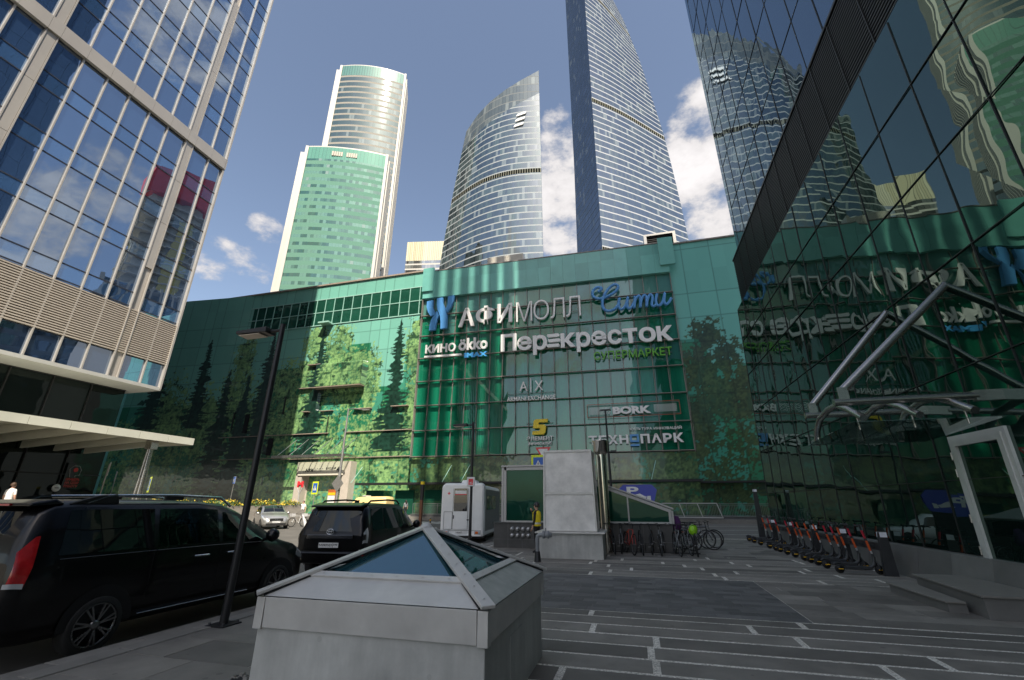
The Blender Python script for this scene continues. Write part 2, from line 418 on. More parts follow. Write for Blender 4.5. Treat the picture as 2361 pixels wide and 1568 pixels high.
# gravel bed under the plaza paving
PLAZA = [(-6.3, -4), (9, -4), (9, 26.2), (1.4, 26.2), (-6.3, 20.4)]
structure(MB().prism(PLAZA, RZ-.02, -.005, 'xy').build('gravel_bed', m_gravel))
k = MB()
for y in np.arange(-4, 20.2, 1.0):
    k.box(-6.56, -6.302, y, y+.992, RZ-.05, 0.012, tone=random.random())
    k.box(-6.84, -6.562, y+.4, y+1.392, RZ-.05, 0.0, tone=random.random())
structure(k.build('kerb', m_gran, bevel=.012))
rng = random.Random(3)
def paving(x0, x1, y0, y1, pitch, gap, lr, jg, depth=.05, z=0.0, skip=None):
    mb = MB(); y = y0; row = 0
    while y < y1-.05:
        ye = min(y+pitch-gap, y1); x = x0 - rng.uniform(0, lr[0]*.9)
        while x < x1:
            L = rng.uniform(*lr); a, b = max(x, x0), min(x+L, x1)
            if b-a > .04 and not (skip and skip(.5*(a+b), .5*(y+ye))):
                dz = rng.uniform(-.003, .003)
                mb.box(a, b, y, ye, z-depth, z+dz, tone=rng.random())
            x += L+jg
        y += pitch
    return mb
pl = paving(-3.2, 9, -1.5, 8.72, .494, .062, (1.9, 3.9), .085)
pl.join(paving(-6.0, 9, 12.72, 17.6, .53, .045, (1.8, 3.6), .09))
structure(pl.build('paving_planks', m_slab, bevel=.006))
structure(paving(-3.2, 2.45, 8.78, 12.66, .235, .012, (.3, .5), .012).build('paving_setts', m_sett, bevel=.006))
structure(MB().box(-3.2, 2.45, 8.75, 12.68, -.04, -.0035).build('setting_bed', m_sett))
sl = paving(-6.29, -3.26, -3, 12.7, .72, .008, (1.0, 1.4), .008)
sl.join(paving(2.46, 9, 8.78, 12.66, .46, .007, (.8, 1.25), .007))
sl.join(paving(-6.2, 9, 17.6, 20.3, .48, .007, (.9, 1.3), .007)); sl.join(paving(1.4, 9, 20.3, 26.1, .48, .007, (.9, 1.3), .007))
structure(sl.build('paving_slabs', m_slab, bevel=.004))
structure(MB().prism([(-6.3, 20.4), (1.4, 26.2), (9, 26.2), (9, 26.5), (1.3, 26.5), (-6.45, 20.6)], RZ-.05, .01, 'xy').build('kerb', m_gran))
# pavement along the shopping centre
m_pav = pm('pavement_tile', (0.20, 0.195, 0.185), .8, var=.15, vs=2, bump=.1, bs=60, dirt=.2)
structure(MB().box(-90, 60, 47.2, 60, -.3, .22).build('pavement', m_pav))
structure(MB().box(-90, 60, 46.9, 47.197, -.3, .26).build('kerb', m_gran))
m_paint = pm('road_paint', (.62, .61, .58), .7, var=.25, vs=4, dirt=.4)
mk = MB()
for (x, y, w, l, a) in [(6.5, 36.5, .14, 6, -70), (5.6, 31.6, .14, 6, -80), (-6, 38, .14, 8, -75), (-15, 41, .14, 8, -80), (-24, 42, .14, 8, -85), (-33, 42, .14, 8, -90), (8.5, 42, .14, 9, -85)]:
    c, s = math.cos(R(a+90)), math.sin(R(a+90))
    mk.add([(x+c*u*l/2-s*v*w/2, y+s*u*l/2+c*v*w/2, RZ+.004) for u, v in ((-1, -1), (1, -1), (1, 1), (-1, 1))], [(0, 1, 2, 3)])
for i in range(9): mk.add([(-21.5+i*.95, 40.2, RZ+.004), (-21.0+i*.95, 40.2, RZ+.004), (-21.0+i*.95, 44.2, RZ+.004), (-21.5+i*.95, 44.2, RZ+.004)], [(0, 1, 2, 3)])
structure(mk.build('road_marking', m_paint))
m_stone = pm('terrace_stone', (.36, .33, .29), .75, var=.12, vs=1.5, bump=.05, bs=50, dirt=.2)
structure(MB().prism([(-60, -16), (-25.4, -16), (-25.4, 23), (-33.4, 25), (-33.4, 41), (-60, 41)], -.3, 1.0, 'xy').build('terrace', m_stone))

# ------------------------------------------------------------------ shopping centre
def vnoise(x, z, s, seed):
    r = np.random.RandomState(seed).rand(128, 128)
    x = x/s; z = z/s; xi = np.floor(x).astype(int); zi = np.floor(z).astype(int); fx = x-xi; fz = z-zi
    fx = fx*fx*(3-2*fx); fz = fz*fz*(3-2*fz); g = lambda a, b: r[a % 128, b % 128]
    return (g(xi, zi)*(1-fx)+g(xi+1, zi)*fx)*(1-fz) + (g(xi, zi+1)*(1-fx)+g(xi+1, zi+1)*fx)*fz
MINT = np.array([.20, .50, .40]); TEAL = np.array([.12, .36, .31]); GREEN = np.array([.02, .17, .085])
LEAF = np.array([.235, .40, .15]); LEAFD = np.array([.055, .145, .07]); PINE = np.array([.008, .03, .02])
def print_colour(X, Z, crowns, pines, edge, top, mint, leaf_all, seed, leaf_shade=1.0):
    """albedo of the printed glass cladding: pale sky panels above, green panels and trees below, leaves dimmed for shade"""
    n1 = vnoise(X, Z, 3.2, seed); n2 = vnoise(X, Z, .9, seed+1); n3 = vnoise(X, Z, .33, seed+2); n4 = vnoise(X, Z, .17, seed+3)
    px = np.floor(X/1.755).astype(int); pz = np.floor((Z-.5)/3.35).astype(int)
    pr = np.random.RandomState(seed+9).rand(200, 60)[px % 200, pz % 60]
    up = Z > edge
    C = np.where(up[..., None], mint*(.93+.12*pr[..., None]), np.where((pr > .62)[..., None], mint*.62*np.array([.45, .9, .75]), GREEN*(.8+.6*pr[..., None])))
    cover = np.full_like(X, -1.0)
    for (cx, cz, rx, rz) in crowns:
        d = ((X-cx)/rx)**2+((Z-cz)/rz)**2
        cover = np.maximum(cover, 1.15-d)
    cover = np.maximum(cover, leaf_all)
    leaf = (cover + (n2-.5)*.6 + (n3-.5)*.8 + (n4-.5)*.9 + (n1-.5)*.5) > .42
    lt = np.clip((n3*.45+n4*.65+n2*.3-.42)*1.5*(.6+.8*n1), 0, 1)[..., None]
    L = (LEAFD*(1-lt) + LEAF*lt*1.25)*leaf_shade
    hole = ((vnoise(X, Z, .62, seed+5)*.7 + n4*.3) > .70)[..., None]
    L = np.where(hole, LEAFD*.5, L)
    C = np.where(leaf[..., None], L*np.where(up, 1.1, .88+.25*pr)[..., None], C)
    for (cx, zt, zb, w) in pines:
        t = np.clip((zt-Z)/(zt-zb), 0, 1)
        saw = np.abs(((Z+.45*np.sign(X-cx))*(.8+.05*np.sin(Z*1.7+cx)) + .35*np.abs(X-cx) + vnoise(X*0+cx+9*np.sign(X-cx), Z, 1.1, 5)*2.0) % 1.0)
        half = w*(t**.8)*(.30+.95*saw*(.35+.95*vnoise(X, Z, .45, 71)))*(.75+.6*vnoise(X*0+np.sign(X-cx)*7+cx, Z, 1.6, 72))
        ins = (np.abs(X-cx) < half) & (Z < zt) & (Z > zb-1)
        C = np.where(ins[..., None], PINE*(.6+1.5*n3[..., None]), C)
    # cladding joints
    jx = np.abs(((X/1.755) % 1)-.5) > .475; jz = np.abs((((Z-.5)/3.35) % 1)-.5) > .487
    C = np.where((jx | jz)[..., None], C*.58, C)
    return C
def print_mat():
    m, nn, ll, out = new_mat('printed_glass')
    at = nn.new('ShaderNodeAttribute'); at.attribute_name = 'print'
    b = nn.new('ShaderNodeBsdfPrincipled'); ll.new(at.outputs['Color'], b.inputs['Base Color'])
    b.inputs['Roughness'].default_value = .35; b.inputs['IOR'].default_value = 1.5
    b.inputs['Coat Weight'].default_value = 1.0; b.inputs['Coat Roughness'].default_value = .015; b.inputs['Coat IOR'].default_value = 1.6
    tc = nn.new('ShaderNodeTexCoord'); n = nn.new('ShaderNodeTexNoise'); n.inputs['Scale'].default_value = .55; n.inputs['Detail'].default_value = 2
    ll.new(tc.outputs['Object'], n.inputs['Vector'])
    bp = nn.new('ShaderNodeBump'); bp.inputs['Distance'].default_value = .03; ll.new(n.outputs['Fac'], bp.inputs['Height']); ll.new(bp.outputs[0], b.inputs['Coat Normal'])
    ll.new(b.outputs[0], out.inputs[0]); return m
m_print = print_mat()
def print_panel(name, parent, x0, x1, z0, z1, yfn, colfn, step=.13):
    nx, nz = int((x1-x0)/step)+1, int((z1-z0)/step)+1
    X, Z = np.meshgrid(np.linspace(x0, x1, nx), np.linspace(z0, z1, nz))
    Y = yfn(X, Z)
    V = np.stack([X, Y, Z], -1).reshape(-1, 3)
    i = np.arange((nz-1)*nx).reshape(nz-1, nx)[:, :-1].ravel()
    F = np.stack([i, i+1, i+nx+1, i+nx], -1)
    me = bpy.data.meshes.new(name); me.vertices.add(len(V)); me.vertices.foreach_set('co', V.ravel().astype(np.float32))
    me.loops.add(F.size); me.loops.foreach_set('vertex_index', F.ravel().astype(np.int32))
    me.polygons.add(len(F)); me.polygons.foreach_set('loop_start', (np.arange(len(F))*4).astype(np.int32)); me.polygons.foreach_set('loop_total', np.full(len(F), 4, np.int32))
    me.update(); me.validate()
    c = me.color_attributes.new('print', 'FLOAT_COLOR', 'POINT')
    C = colfn(X, Z).reshape(-1, 3); c.data.foreach_set('color', np.concatenate([C, np.ones((len(C), 1))], 1).ravel().astype(np.float32))
    me.materials.append(m_print)
    o = bpy.data.objects.new(name, me); COL.objects.link(o); o.parent = parent; return o

mall = thing('shopping_centre', 'long green glass shopping centre printed with trees, big lettering across its glazed front', 'shopping centre')
m_roofgrey = pm('roof_grey', (.2, .2, .21), .7, var=.1)
m_frame = pm('dark_bronze_frame', (.24, .215, .19), .45, metal=.2, var=.15)
m_ledge = pm('ledge_brown', (.34, .27, .22), .5, var=.12)
m_framel = pm('mint_frame', (.32, .55, .47), .4, var=.08)
m_teal = pm('teal_panel', (.17, .46, .40), .3, var=.12, vs=.25, coat=.6, tone=.12)
m_mint2 = pm('mint_panel', (.24, .55, .44), .3, var=.06, vs=.25, coat=.6, tone=.1)
m_winb = mirror_glass('green_window', (.012, .07, .045), (.7, .95, .85), .10, wave=.012, wscale=.5)
m_steel = pm('brushed_steel', (.50, .48, .45), .28, metal=.9, var=.12, vs=8, stretch=(1, 1, 12), bump=.03, bs=60)
m_dark = pm('dark_metal', (.03, .03, .032), .45, metal=.3, var=.2)
m_black = pm('black_void', (.006, .006, .007), .8, var=.2)

def yleft(X, Z):
    Y = 56.0 + 0*X
    Y = Y - np.clip(-62-X, 0, None)*.10
    bx = (X > -46.9) & (X < -38.4) & (Z > 18.4) & (Z < 22.1)
    Y = np.where(bx, Y-1.0, Y)
    rec = (X > -46.4) & (X < -38.5) & (Z > 15.0) & (Z < 17.8)
    return np.where(rec, Y+.5, Y)
crL = [(-48.6, 26, 2.6, 3.6), (-44.2, 25.6, 2.9, 3.9), (-47, 20, 5, 5), (-42, 20, 4.2, 5.5), (-39.6, 20.5, 2.4, 4.6), (-37.6, 19, 1.9, 6), (-30.2, 23, 2.2, 6.0), (-29.5, 14, 2.6, 9), (-62.2, 25, 2.4, 4.6), (-62.5, 18, 3.6, 6), (-53, 18, 2.8, 6), (-57, 15, 5, 6), (-68, 14, 4, 6), (-75, 15, 4, 8), (-50, 14, 3, 6)]
pnL = [(-33.2, 28.9, 9.5, 3.0), (-47.2, 29.2, 8, 2.9), (-57, 29, 9, 3.0), (-69.7, 28.7, 14, 2.6), (-78.4, 31.2, 14, 2.8), (-60.5, 22, 3, 3.5), (-64.5, 23, 4, 3.2)]
def colL(X, Z):
    edge = np.where(X > -35.5, 25.3-7*(X < -32)*(X > -37), np.where(X > -38.2, 18.5, np.where(X > -46.5, 25.3, np.where(X > -57.5, 22.1, 17.0))))
    edge = np.where((X > -37) & (X <= -32.5), 18.0, edge)
    la = np.clip((15.5-Z)/5, -1, .62) + np.where((X > -35) & (Z < 11), .12, 0)
    la = np.where(Z < 11.5, np.maximum(la, .6), la)
    return print_colour(X, Z, crL, pnL, edge, 36.6, MINT, la, 11)
print_panel('printed_wall', mall, -84, -28.45, .22, 36.6, yleft, colL, .115)
# window strip high on the wall, and ledges, boxes, brackets
wb = MB(); fr = MB()
for i in range(21):
    x = -65.2+i*1.745
    for (a, b) in ((29.3, 31.5), (31.62, 33.9)):
        wb.add([(x+.06, 55.93+random.uniform(-.006, .006), a), (x+1.70, 55.93+random.uniform(-.006, .006), a), (x+1.70, 55.93+random.uniform(-.01, .01), b), (x+.06, 55.93+random.uniform(-.01, .01), b)], [(0, 1, 2, 3)], tone=random.uniform(.2, .8))
    fr.box(x-.05, x+.05, 55.86, 55.96, 29.2, 34.0)
fr.box(-65.2, -28.5, 55.865, 55.955, 31.5, 31.62); fr.box(-65.2, -28.5, 55.865, 55.955, 33.9, 34.05); fr.box(-65.2, -28.5, 55.865, 55.955, 29.15, 29.3)
wo = wb.build('window_band', m_winb, mall); fr.build('window_frame', m_framel, wo)
MB().box(-47.6, -45.6, 54.6, 55.9, 29.05, 29.3).build('ledge', m_framel, mall)
for (x0, x1, z, d) in [(-48.6, -47.4, 14.75, .45), (-45.5, -43.2, 14.75, .35), (-39.6, -36.6, 14.75, .45), (-50.6, -43.5, 11.4, .14), (-40.5, -28.6, 11.4, .14), (-33.3, -30.6, 14.8, .5), (-46.9, -38.4, 18.25, 1.2), (-70, -50, 7.95, .12), (-49, -46.6, 22.3, .45), (-50, -47.6, 18.5, .45), (-51, -28.5, 7.75, .12), (-70, -50.5, 11.4, .1)]:
    MB().box(x0, x1, 55.9-d, 55.96, z-.05, z+.05).build('ledge', m_ledge, mall)
cap = MB(); cap.box(-84, -28.5, 55.75, 57, 36.6, 36.85); cap.build('roof_edge', m_ledge, mall)
for (x0, x1, z) in [(-44, -43.9, 12.5), (-52.5, -52.3, 16), (-62, -61.8, 14)]:
    MB().box(x0, x1, 55.86, 55.97, z-1.4, z+1.4).build('dark_slot', m_dark, mall)
for (x0, x1, z0, z1) in [(-66.6, -65.2, 12.3, 16.2), (-70.5, -69.4, 7.5, 10.6), (-54.2, -53.3, 8.4, 11), (-59.6, -58.8, 12, 15)]:
    MB().box(x0, x1, 55.9, 56.2, z0, z1).build('dark_slot', m_black, mall)

# glazed front: u runs 0..35.4 along the wall, d outwards, z up
GA = math.atan(.031)
def G(u, d, z): return (-28.4 + u*math.cos(GA) + d*math.sin(GA), 53.8 + u*math.sin(GA) - d*math.cos(GA), z)
def gbox(mb, u0, u1, d0, d1, z0, z1, mi=0, tone=None):
    b = [G(u0, d0, z0), G(u1, d0, z0), G(u1, d1, z0), G(u0, d1, z0)]; t = [G(u0, d0, z1), G(u1, d0, z1), G(u1, d1, z1), G(u0, d1, z1)]
    return mb.hexa(b[::-1], t[::-1], mi, tone)
US = [i*1.765 for i in range(21)]
ZS = [7.35, 10.72, 14.1, 17.5, 20.9, 24.3, 27.5, 30.4]
m_scr = mirror_glass('screen_glass', (.008, .155, .085), (.74, .84, .76), .13, wave=.004, wscale=.4, var=.75, vstretch=(1.7, 1.7, .05))
m_scru = mirror_glass('screen_glass_pale', (.09, .26, .22), (.74, .84, .76), .14, wave=.006, wscale=.4, var=.3, vstretch=(.6, .6, .1))
sg = MB(); su = MB()
for i in range(20):
    for j in range(7):
        t = [random.uniform(-.012, .012) for _ in range(4)]
        q = [G(US[i], t[0], ZS[j]), G(US[i+1], t[1], ZS[j]), G(US[i+1], t[2], ZS[j+1]), G(US[i], t[3], ZS[j+1])]
        pale = j == 6 or (j == 5 and random.random() < .25)
        (su if pale else sg).add(q, [(0, 1, 2, 3)], tone=random.uniform(.15, .85))
sg.build('glazed_screen', m_scr, mall); su.build('glazed_screen', m_scru, mall)
ml = MB()
for u in US: gbox(ml, u-.035, u+.035, .02, .2, 7.3, 30.4)
gbox(ml, -.05, .06, .02, .5, 7.3, 30.4)
tr = MB()
for z in ZS[:-1]:
    gbox(tr, 0, 35.3, .2, .58, z-.045, z+.045); 
    for u in US: gbox(tr, u-.025, u+.025, .02, .55, z-.18, z-.06)
tr.build('transom_ledge', m_frame, mall)
rd = ml  # tie rods, joined into the mullion mesh
for i, u in enumerate(US):
    for j in range(len(ZS)-2):
        rd.tube([G(u+.02, .55, ZS[j]+.05), G(u+.16, .3, ZS[j+1]-.25)], .022, 5, cap=False)
rd.build('mullion', m_frame, mall)
fa = MB()
for i in range(20):
    gbox(fa, US[i]+.008, US[i+1]-.008, .1, .62, 30.35, 33.2, tone=random.random())
    gbox(fa, US[i]+.008, US[i+1]-.008, .0, .5, 33.21, 34.85, tone=random.random())
fa.build('fascia', m_teal, mall)
ft = MB(); gbox(ft, 0, 35.4, -2, .56, 34.86, 35.0); ft.build('roof_edge', m_frame, mall)
pe = MB(); gbox(pe, -.05, 1.7, .56, .9, 31.4, 35.3); pe.build('fascia_end', m_teal, mall); pe = MB(); gbox(pe, 34.2, 36.1, .64, .95, 31.3, 35.45); pe.build('fascia_end', m_teal, mall)
# printed strip under the glazed front, dark ledge, right-hand wall
cs = [(-25, 5, 3, 3), (-18, 5, 4, 3), (-10, 5, 5, 3.5), (-2, 5, 4, 3), (4, 5, 4, 3)]
print_panel('printed_wall', mall, -28.45, 6.95, .22, 7.25, lambda X, Z: 53.85+.031*(X+28.4), lambda X, Z: print_colour(X, Z, cs, [], 99+0*X, 99, MINT, .62+0*X, 33, leaf_shade=.48))  # leaf colour dimmed to carry the shade under the glazed front
crR = [(10.2, 21.5, 2.3, 3.0), (9, 17, 2.6, 4.4), (12, 18.6, 2.3, 3.2), (11, 13, 3.4, 4), (8.2, 11, 2.6, 4), (13.6, 14, 2.6, 4)]
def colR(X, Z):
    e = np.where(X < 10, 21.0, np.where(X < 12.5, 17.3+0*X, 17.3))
    return print_colour(X, Z, crR, [(16.2, 20, 3, 3.0)], e, 35, TEAL*1.25, np.clip((13-Z)/5, -1, .62), 57, leaf_shade=.22)  # shade of this wall put into its darker leaf colour
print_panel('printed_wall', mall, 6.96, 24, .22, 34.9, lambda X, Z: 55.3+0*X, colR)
MB().box(6.9, 24, 55.1, 57, 34.9, 35.1).build('roof_edge', m_frame, mall)
lg = MB(); lg.box(-35.5, 6.95, 52.3, 54.2, 3.85, 4.1); lg.box(6.95, 24, 53.8, 55.2, 3.75, 3.95)
lg.build('canopy_ledge', m_dark, mall)
for x in (-23, -20.5, -36, -8, 2): MB().tube([(x-.3, 52.5, 4.1), (x+.4, 53.7, 6.2)], .04, 6).build('tie_rod', m_framel, mall)
MB().box(-84, 40, 57.2, 115, .2, 33.8).build('body', m_roofgrey, mall)
MB().box(24, 40, 55.3, 57.2, .2, 34.9).build('body', m_roofgrey, mall)
MB().box(-84.2, -84, 50, 57.2, .2, 36.6).build('body', m_teal, mall)
# dark wall under the ledge has glazed doors and slots
for x in (-34.5, -30.2, -26, -19, -12, -3.5): MB().box(x, x+2.6, 53.55, 53.8 if x > -28 else 55.9, .3, 3.2).build('shop_window', m_winb, mall)
# roof plant
m_corr = pm('cream_sheet', (.62, .58, .5), .5, var=.06)
rp = MB(); rp.box(-20.2, -14.2, 59, 63, 34, 39.4)
for i in range(40): rp.box(-20.2+i*.15, -20.2+i*.15+.07, 58.95, 59, 36, 39.4)
rp.build('roof_plant', m_corr, mall)
rp = MB(); rp.box(4.5, 4.9, 59, 63, 34, 39.2); rp.box(8.6, 9.0, 59, 63, 34, 39.2); rp.box(4.5, 9, 59, 63, 39.2, 39.5); rp.box(4.9, 8.6, 60, 62.5, 34, 39.1, 1)
for z in np.arange(36, 39.1, .3): rp.box(4.9, 8.6, 59.3, 59.6, z, z+.06, 1)
rp.build('roof_plant', [m_steel, m_dark], mall)
# entrance portal
m_portal = pm('portal_stone', (.52, .46, .39), .6, var=.08, vs=2, dirt=.1)
m_cream = pm('cream_board', (.72, .67, .55), .5, var=.04)
po = MB(); po.box(-46.9, -45.9, 54.6, 56, .22, 7.15); po.box(-39.3, -38.1, 54.6, 56, .22, 7.15); po.box(-45.9, -39.3, 54.6, 56, 5.25, 7.15); po.box(-45.9, -45.75, 55.9, 60, .22, 5.25); po.box(-39.45, -39.3, 55.9, 60, .22, 5.25)
pt = po.build('entrance_portal', m_portal, mall)
MB().box(-46.5, -39.1, 54.45, 54.597, 5.3, 7.05).build('sign_board', m_cream, pt)
m_brownwall = pm('brown_panel', (.16, .12, .095), .5, var=.12)
dd = MB(); dd.box(-45.75, -39.45, 59.5, 59.7, .22, 5.25)
for i in range(5): dd.box(-45.7+i*1.25, -45.62+i*1.25, 59.38, 59.5, .22, 5.2)
dd.build('doorway', m_brownwall, pt)
MB().box(-41.6, -40.1, 55.2, 55.4, .22, 3.4).build('kiosk_panel', [pm('orange_panel', (.42, .11, .03), .5)], pt)
MB().box(-41.5, -40.4, 55.1, 55.197, .7, 2.6).build('poster', [pm('poster_white', (.75, .75, .72), .5)], pt)
MB().box(-41.5, -40.4, 55.1, 55.197, 2.65, 3.0).build('poster', [pm('yellow_paint', (.75, .5, .02), .5)], pt)
MB().box(-50.2, -38, 52.96, 55.9, 7.99, 8.02).build('canopy_glass', clear_glass('roof_glass', (.86, .9, .86), .08), mall)
cn = MB(); cn.box(-50.2, -38, 52.85, 52.95, 7.65, 7.98)
for i in range(7): cn.box(-50+i*1.95, -49.94+i*1.95, 53, 55.9, 7.75, 7.98)
cn.build('entrance_canopy', m_steel, mall)
for i in range(6): MB().tube([(-49.3+i*2.05, 53, 7.95), (-48.9+i*2.05, 55.95, 10.6)], .05, 6).build('canopy_rod', m_steel, mall)
# a low arm of the building on the left skyline
MB().prism([(-96, 30), (-80.5, 30), (-80.5, 37.5), (-84, 39.2), (-96, 42)], 62, 80, 'xz').build('upper_storey', m_roofgrey, mall)

# lettering: measured on a plane at y = 53.4, moved to the real plane of the front
def SP(x, z, off=.62):
    Y = 53.8+.031*(x+28.4)-off; f = Y/53.4
    return (x*f, Y, 1.75+(z-1.75)*f)
m_white = pm('sign_white', (.88, .86, .83), .4, var=.03)
m_blue = pm('sign_blue', (.10, .32, .66), .35, var=.05)
m_lblue = pm('sign_sky_blue', (.08, .42, .85), .4, var=.05)
m_green = pm('sign_green', (.13, .42, .04), .4, var=.05)
m_yel = pm('sign_yellow', (.85, .62, .02), .4, var=.05)
m_rail = pm('sign_rail', (.18, .18, .17), .5, metal=.5)
def sign(name, label):
    return thing(name, label, 'sign')
def put_text(parent, name, txt, x0, x1, z0, z1, mat, bold=0.0, depth=.22, off=.62, shear=0, z1r=None):
    a = SP(x0, z0, off); b = SP(x1, z0, off); w = math.hypot(b[0]-a[0], b[1]-a[1]); h = (z1-z0)*a[1]/53.4
    mb = text_mb(txt, w, h, depth, bold, shear)
    place(mb, a, math.atan2(b[1]-a[1], b[0]-a[0]))
    return mb.build(name, mat, parent)
def put_letters(parent, txt, spans, z0, z1, mat, bold, **kw):
    for ch, (x0, x1) in zip(txt, spans): put_text(parent, 'letter', ch, x0, x1, z0+kw.get(ch, 0), z1, mat, bold, depth=.3)
def rails(parent, x0, x1, zs, off=.5):
    mb = MB()
    for z in zs: mb.bar(SP(x0, z, off-.2), SP(x1, z, off-.2), .05, .05)
    n = max(2, int((x1-x0)/2.2))
    for i in range(n+1):
        x = x0+(x1-x0)*i/n
        for z in zs: mb.bar(SP(x, z, off-.2), SP(x, z, .05), .05, .05)
    mb.build('support_rail', m_rail, parent)
def spread(x0, x1, ws, gap):
    tot = sum(ws)+gap*(len(ws)-1); k = (x1-x0)/tot; out = []; x = x0
    for w in ws: out.append((x, x+w*k)); x += (w+gap)*k
    return out

s1 = sign('lettering_sign', 'grey-white raised capitals, bold at first and then thin, under the fascia')
put_letters(s1, 'АФИ', spread(-22.5, -14.5, [2.6, 3.2, 2.3], .18), 25.2, 28.1, m_white, .026)
put_letters(s1, 'МОЛЛ', spread(-13.9, -5.0, [2.3, 2.2, 2.0, 2.0], .2), 25.05, 28.0, m_white, -.012)
rails(s1, -22.3, -5.2, (25.7, 27.4))
s2 = sign('logo_sign', 'pair of mirrored blue curved ribbon shapes at the left of the wall lettering')
def ribbon(pts, parent):
    mb = MB(); P = [SP(x, z, .85) for x, z in pts]; Q = [(p[0], p[1]+.4, p[2]) for p in P]
    mb.hexa(P, Q); mb.build('ribbon', m_blue, parent)
RB4 = [[(200,285),(243,280),(245,330),(259,362),(272,383),(235,394),(212,362),(200,322)], [(273,272),(313,269),(316,308),(336,350),(353,400),(353,486),(311,489),(309,440),(301,397),(281,352),(273,312)],
       [(352,267),(394,264),(391,305),(376,345),(350,378),(341,352),(350,330),(352,300)], [(230,493),(273,491),(276,452),(284,418),(293,395),(278,362),(258,388),(240,420),(231,455)]]
for q in RB4: ribbon([(-27.7+(x-200)*.0221, 29.9-(y-285)*.0229) for x, y in q], s2)
rails(s2, -27.6, -23, (26, 28.5))
s3 = sign('script_sign', 'blue handwritten script word at the upper right of the glazed front')
def stroke(parent, pts, r, name='stroke'):
    # smooth the hand-drawn path, then sweep it
    pts = [Vector(p) for p in pts]; out = []
    for i in range(len(pts)-1):
        p0, p1, p2, p3 = pts[max(i-1, 0)], pts[i], pts[i+1], pts[min(i+2, len(pts)-1)]
        for k in range(5):
            t = k/5; out.append(.5*((2*p1)+(p2-p0)*t+(2*p0-5*p1+4*p2-p3)*t*t+(3*p1-p0-3*p2+p3)*t**3))
    out.append(pts[-1])
    mb = MB(); mb.tube([SP(p.x, p.y, .8) for p in out], r, 8); mb.build(name, m_blue, parent)
stroke(s3, [(-2.55, 28.15), (-2.1, 28.5), (-2.2, 28.75), (-2.75, 28.8), (-3.25, 28.3), (-3.2, 27.5), (-2.4, 27.1), (-1.2, 27.4), (-.2, 28.0), (.1, 28.6), (-.3, 28.95), (-1.0, 28.6), (-1.7, 27.7), (-2.1, 26.6), (-2.0, 25.6), (-1.4, 25.2), (-.6, 25.4), (.1, 26.2)], .2)
stroke(s3, [(.15, 26.9), (-.05, 26.1), (0, 25.4), (.4, 25.3), (.9, 25.9), (1.2, 26.9), (1.0, 25.9), (1.1, 25.3), (1.5, 25.4), (2.0, 26.2)], .19)
stroke(s3, [(2.1, 26.9), (1.85, 25.2), (2.05, 26.2), (2.5, 26.9), (2.75, 26.6), (2.6, 25.2), (2.85, 26.3), (3.25, 26.9), (3.5, 26.5), (3.4, 25.2), (3.6, 26.2), (4.0, 26.9), (4.25, 26.5), (4.05, 25.5), (4.3, 25.2), (4.7, 25.6)], .18)
stroke(s3, [(4.85, 26.9), (4.6, 26.0), (4.7, 25.3), (5.1, 25.3), (5.5, 25.9), (5.8, 26.9), (5.6, 25.9), (5.7, 25.3), (6.1, 25.5), (6.5, 26.1)], .18)
s4 = sign('lettering_sign', 'white cinema lettering over a white bar with small blue letters at its right end')
put_text(s4, 'lettering', 'КИНО', -27.4, -22.75, 21.65, 22.95, m_white, .03)
put_text(s4, 'lettering', 'ökko', -22.3, -18.0, 21.6, 23.4, m_white, .03)
mb = MB(); mb.bar(SP(-27.4, 21.1, .7), SP(-21.8, 20.98, .7), .3, .28); mb.build('bar', m_white, s4)
put_text(s4, 'lettering', 'IMAX', -21.4, -18.0, 20.5, 21.2, m_lblue, .05)
rails(s4, -27.2, -18.1, (22.2,))
s5 = sign('lettering_sign', 'largest bold white rounded lettering, one letter made of three wavy bars')
ws = [2.1, 1.95, 1.85, 1.5, 1.85, 1.75, 1.85, 1.7, 1.75, 1.95, 1.8]
sp5 = spread(-16.1, 6.1, ws, .12)
for i, ch in enumerate('Перекресток'):
    x0, x1 = sp5[i]; d = .045*i
    z0, z1 = (20.9-d, 22.9-d) if i else (20.9, 23.4)
    if ch == 'р': z0 -= .75
    if i == 3:
        for kk, (ax, bx) in enumerate([(0, 0), (.1, .1), (-.12, -.05)]):
            z = 21.05-d+(2-kk)*.7
            mb = MB(); w = x1-x0
            pts = [(x0+.05+ax, z), (x1-.05+bx, z), (x1+.02+bx, z+.25), (x1-.12+bx, z+.45), (x0-.05+ax, z+.45), (x0-.1+ax, z+.22)]
            P = [SP(a, b, .95) for a, b in pts]; mb.hexa(P, [(p[0], p[1]+.3, p[2]) for p in P]); mb.build('letter', m_white, s5)
    else: put_text(s5, 'letter', ch, x0, x1, z0, z1, m_white, .028, depth=.3, off=.95)
rails(s5, -15.8, 5.8, (21.6,), .62)
s6 = sign('lettering_sign', 'green lettering СУПЕРМАРКЕТ below the right end of the large white word')
put_text(s6, 'lettering', 'СУПЕРМАРКЕТ', -3.7, 5.75, 18.65, 19.75, m_green, .012)
rails(s6, -3.6, 5.7, (18.9, 19.4))
s7 = sign('lettering_sign', 'two white initials with a thin upright bar between, over a small line of capitals')
put_text(s7, 'lettering', 'A', -13.5, -12.45, 15.25, 16.5, m_white, .0); put_text(s7, 'lettering', 'X', -11.5, -10.4, 15.2, 16.5, m_white, 0)
mb = MB(); mb.bar(SP(-12, 15, .6), SP(-12, 16.9, .6), .06, .1); mb.build('bar', m_white, s7)
put_text(s7, 'lettering', 'ARMANI EXCHANGE', -15.2, -8.8, 14.0, 14.55, m_white, .012); rails(s7, -15, -9, (14.9,))
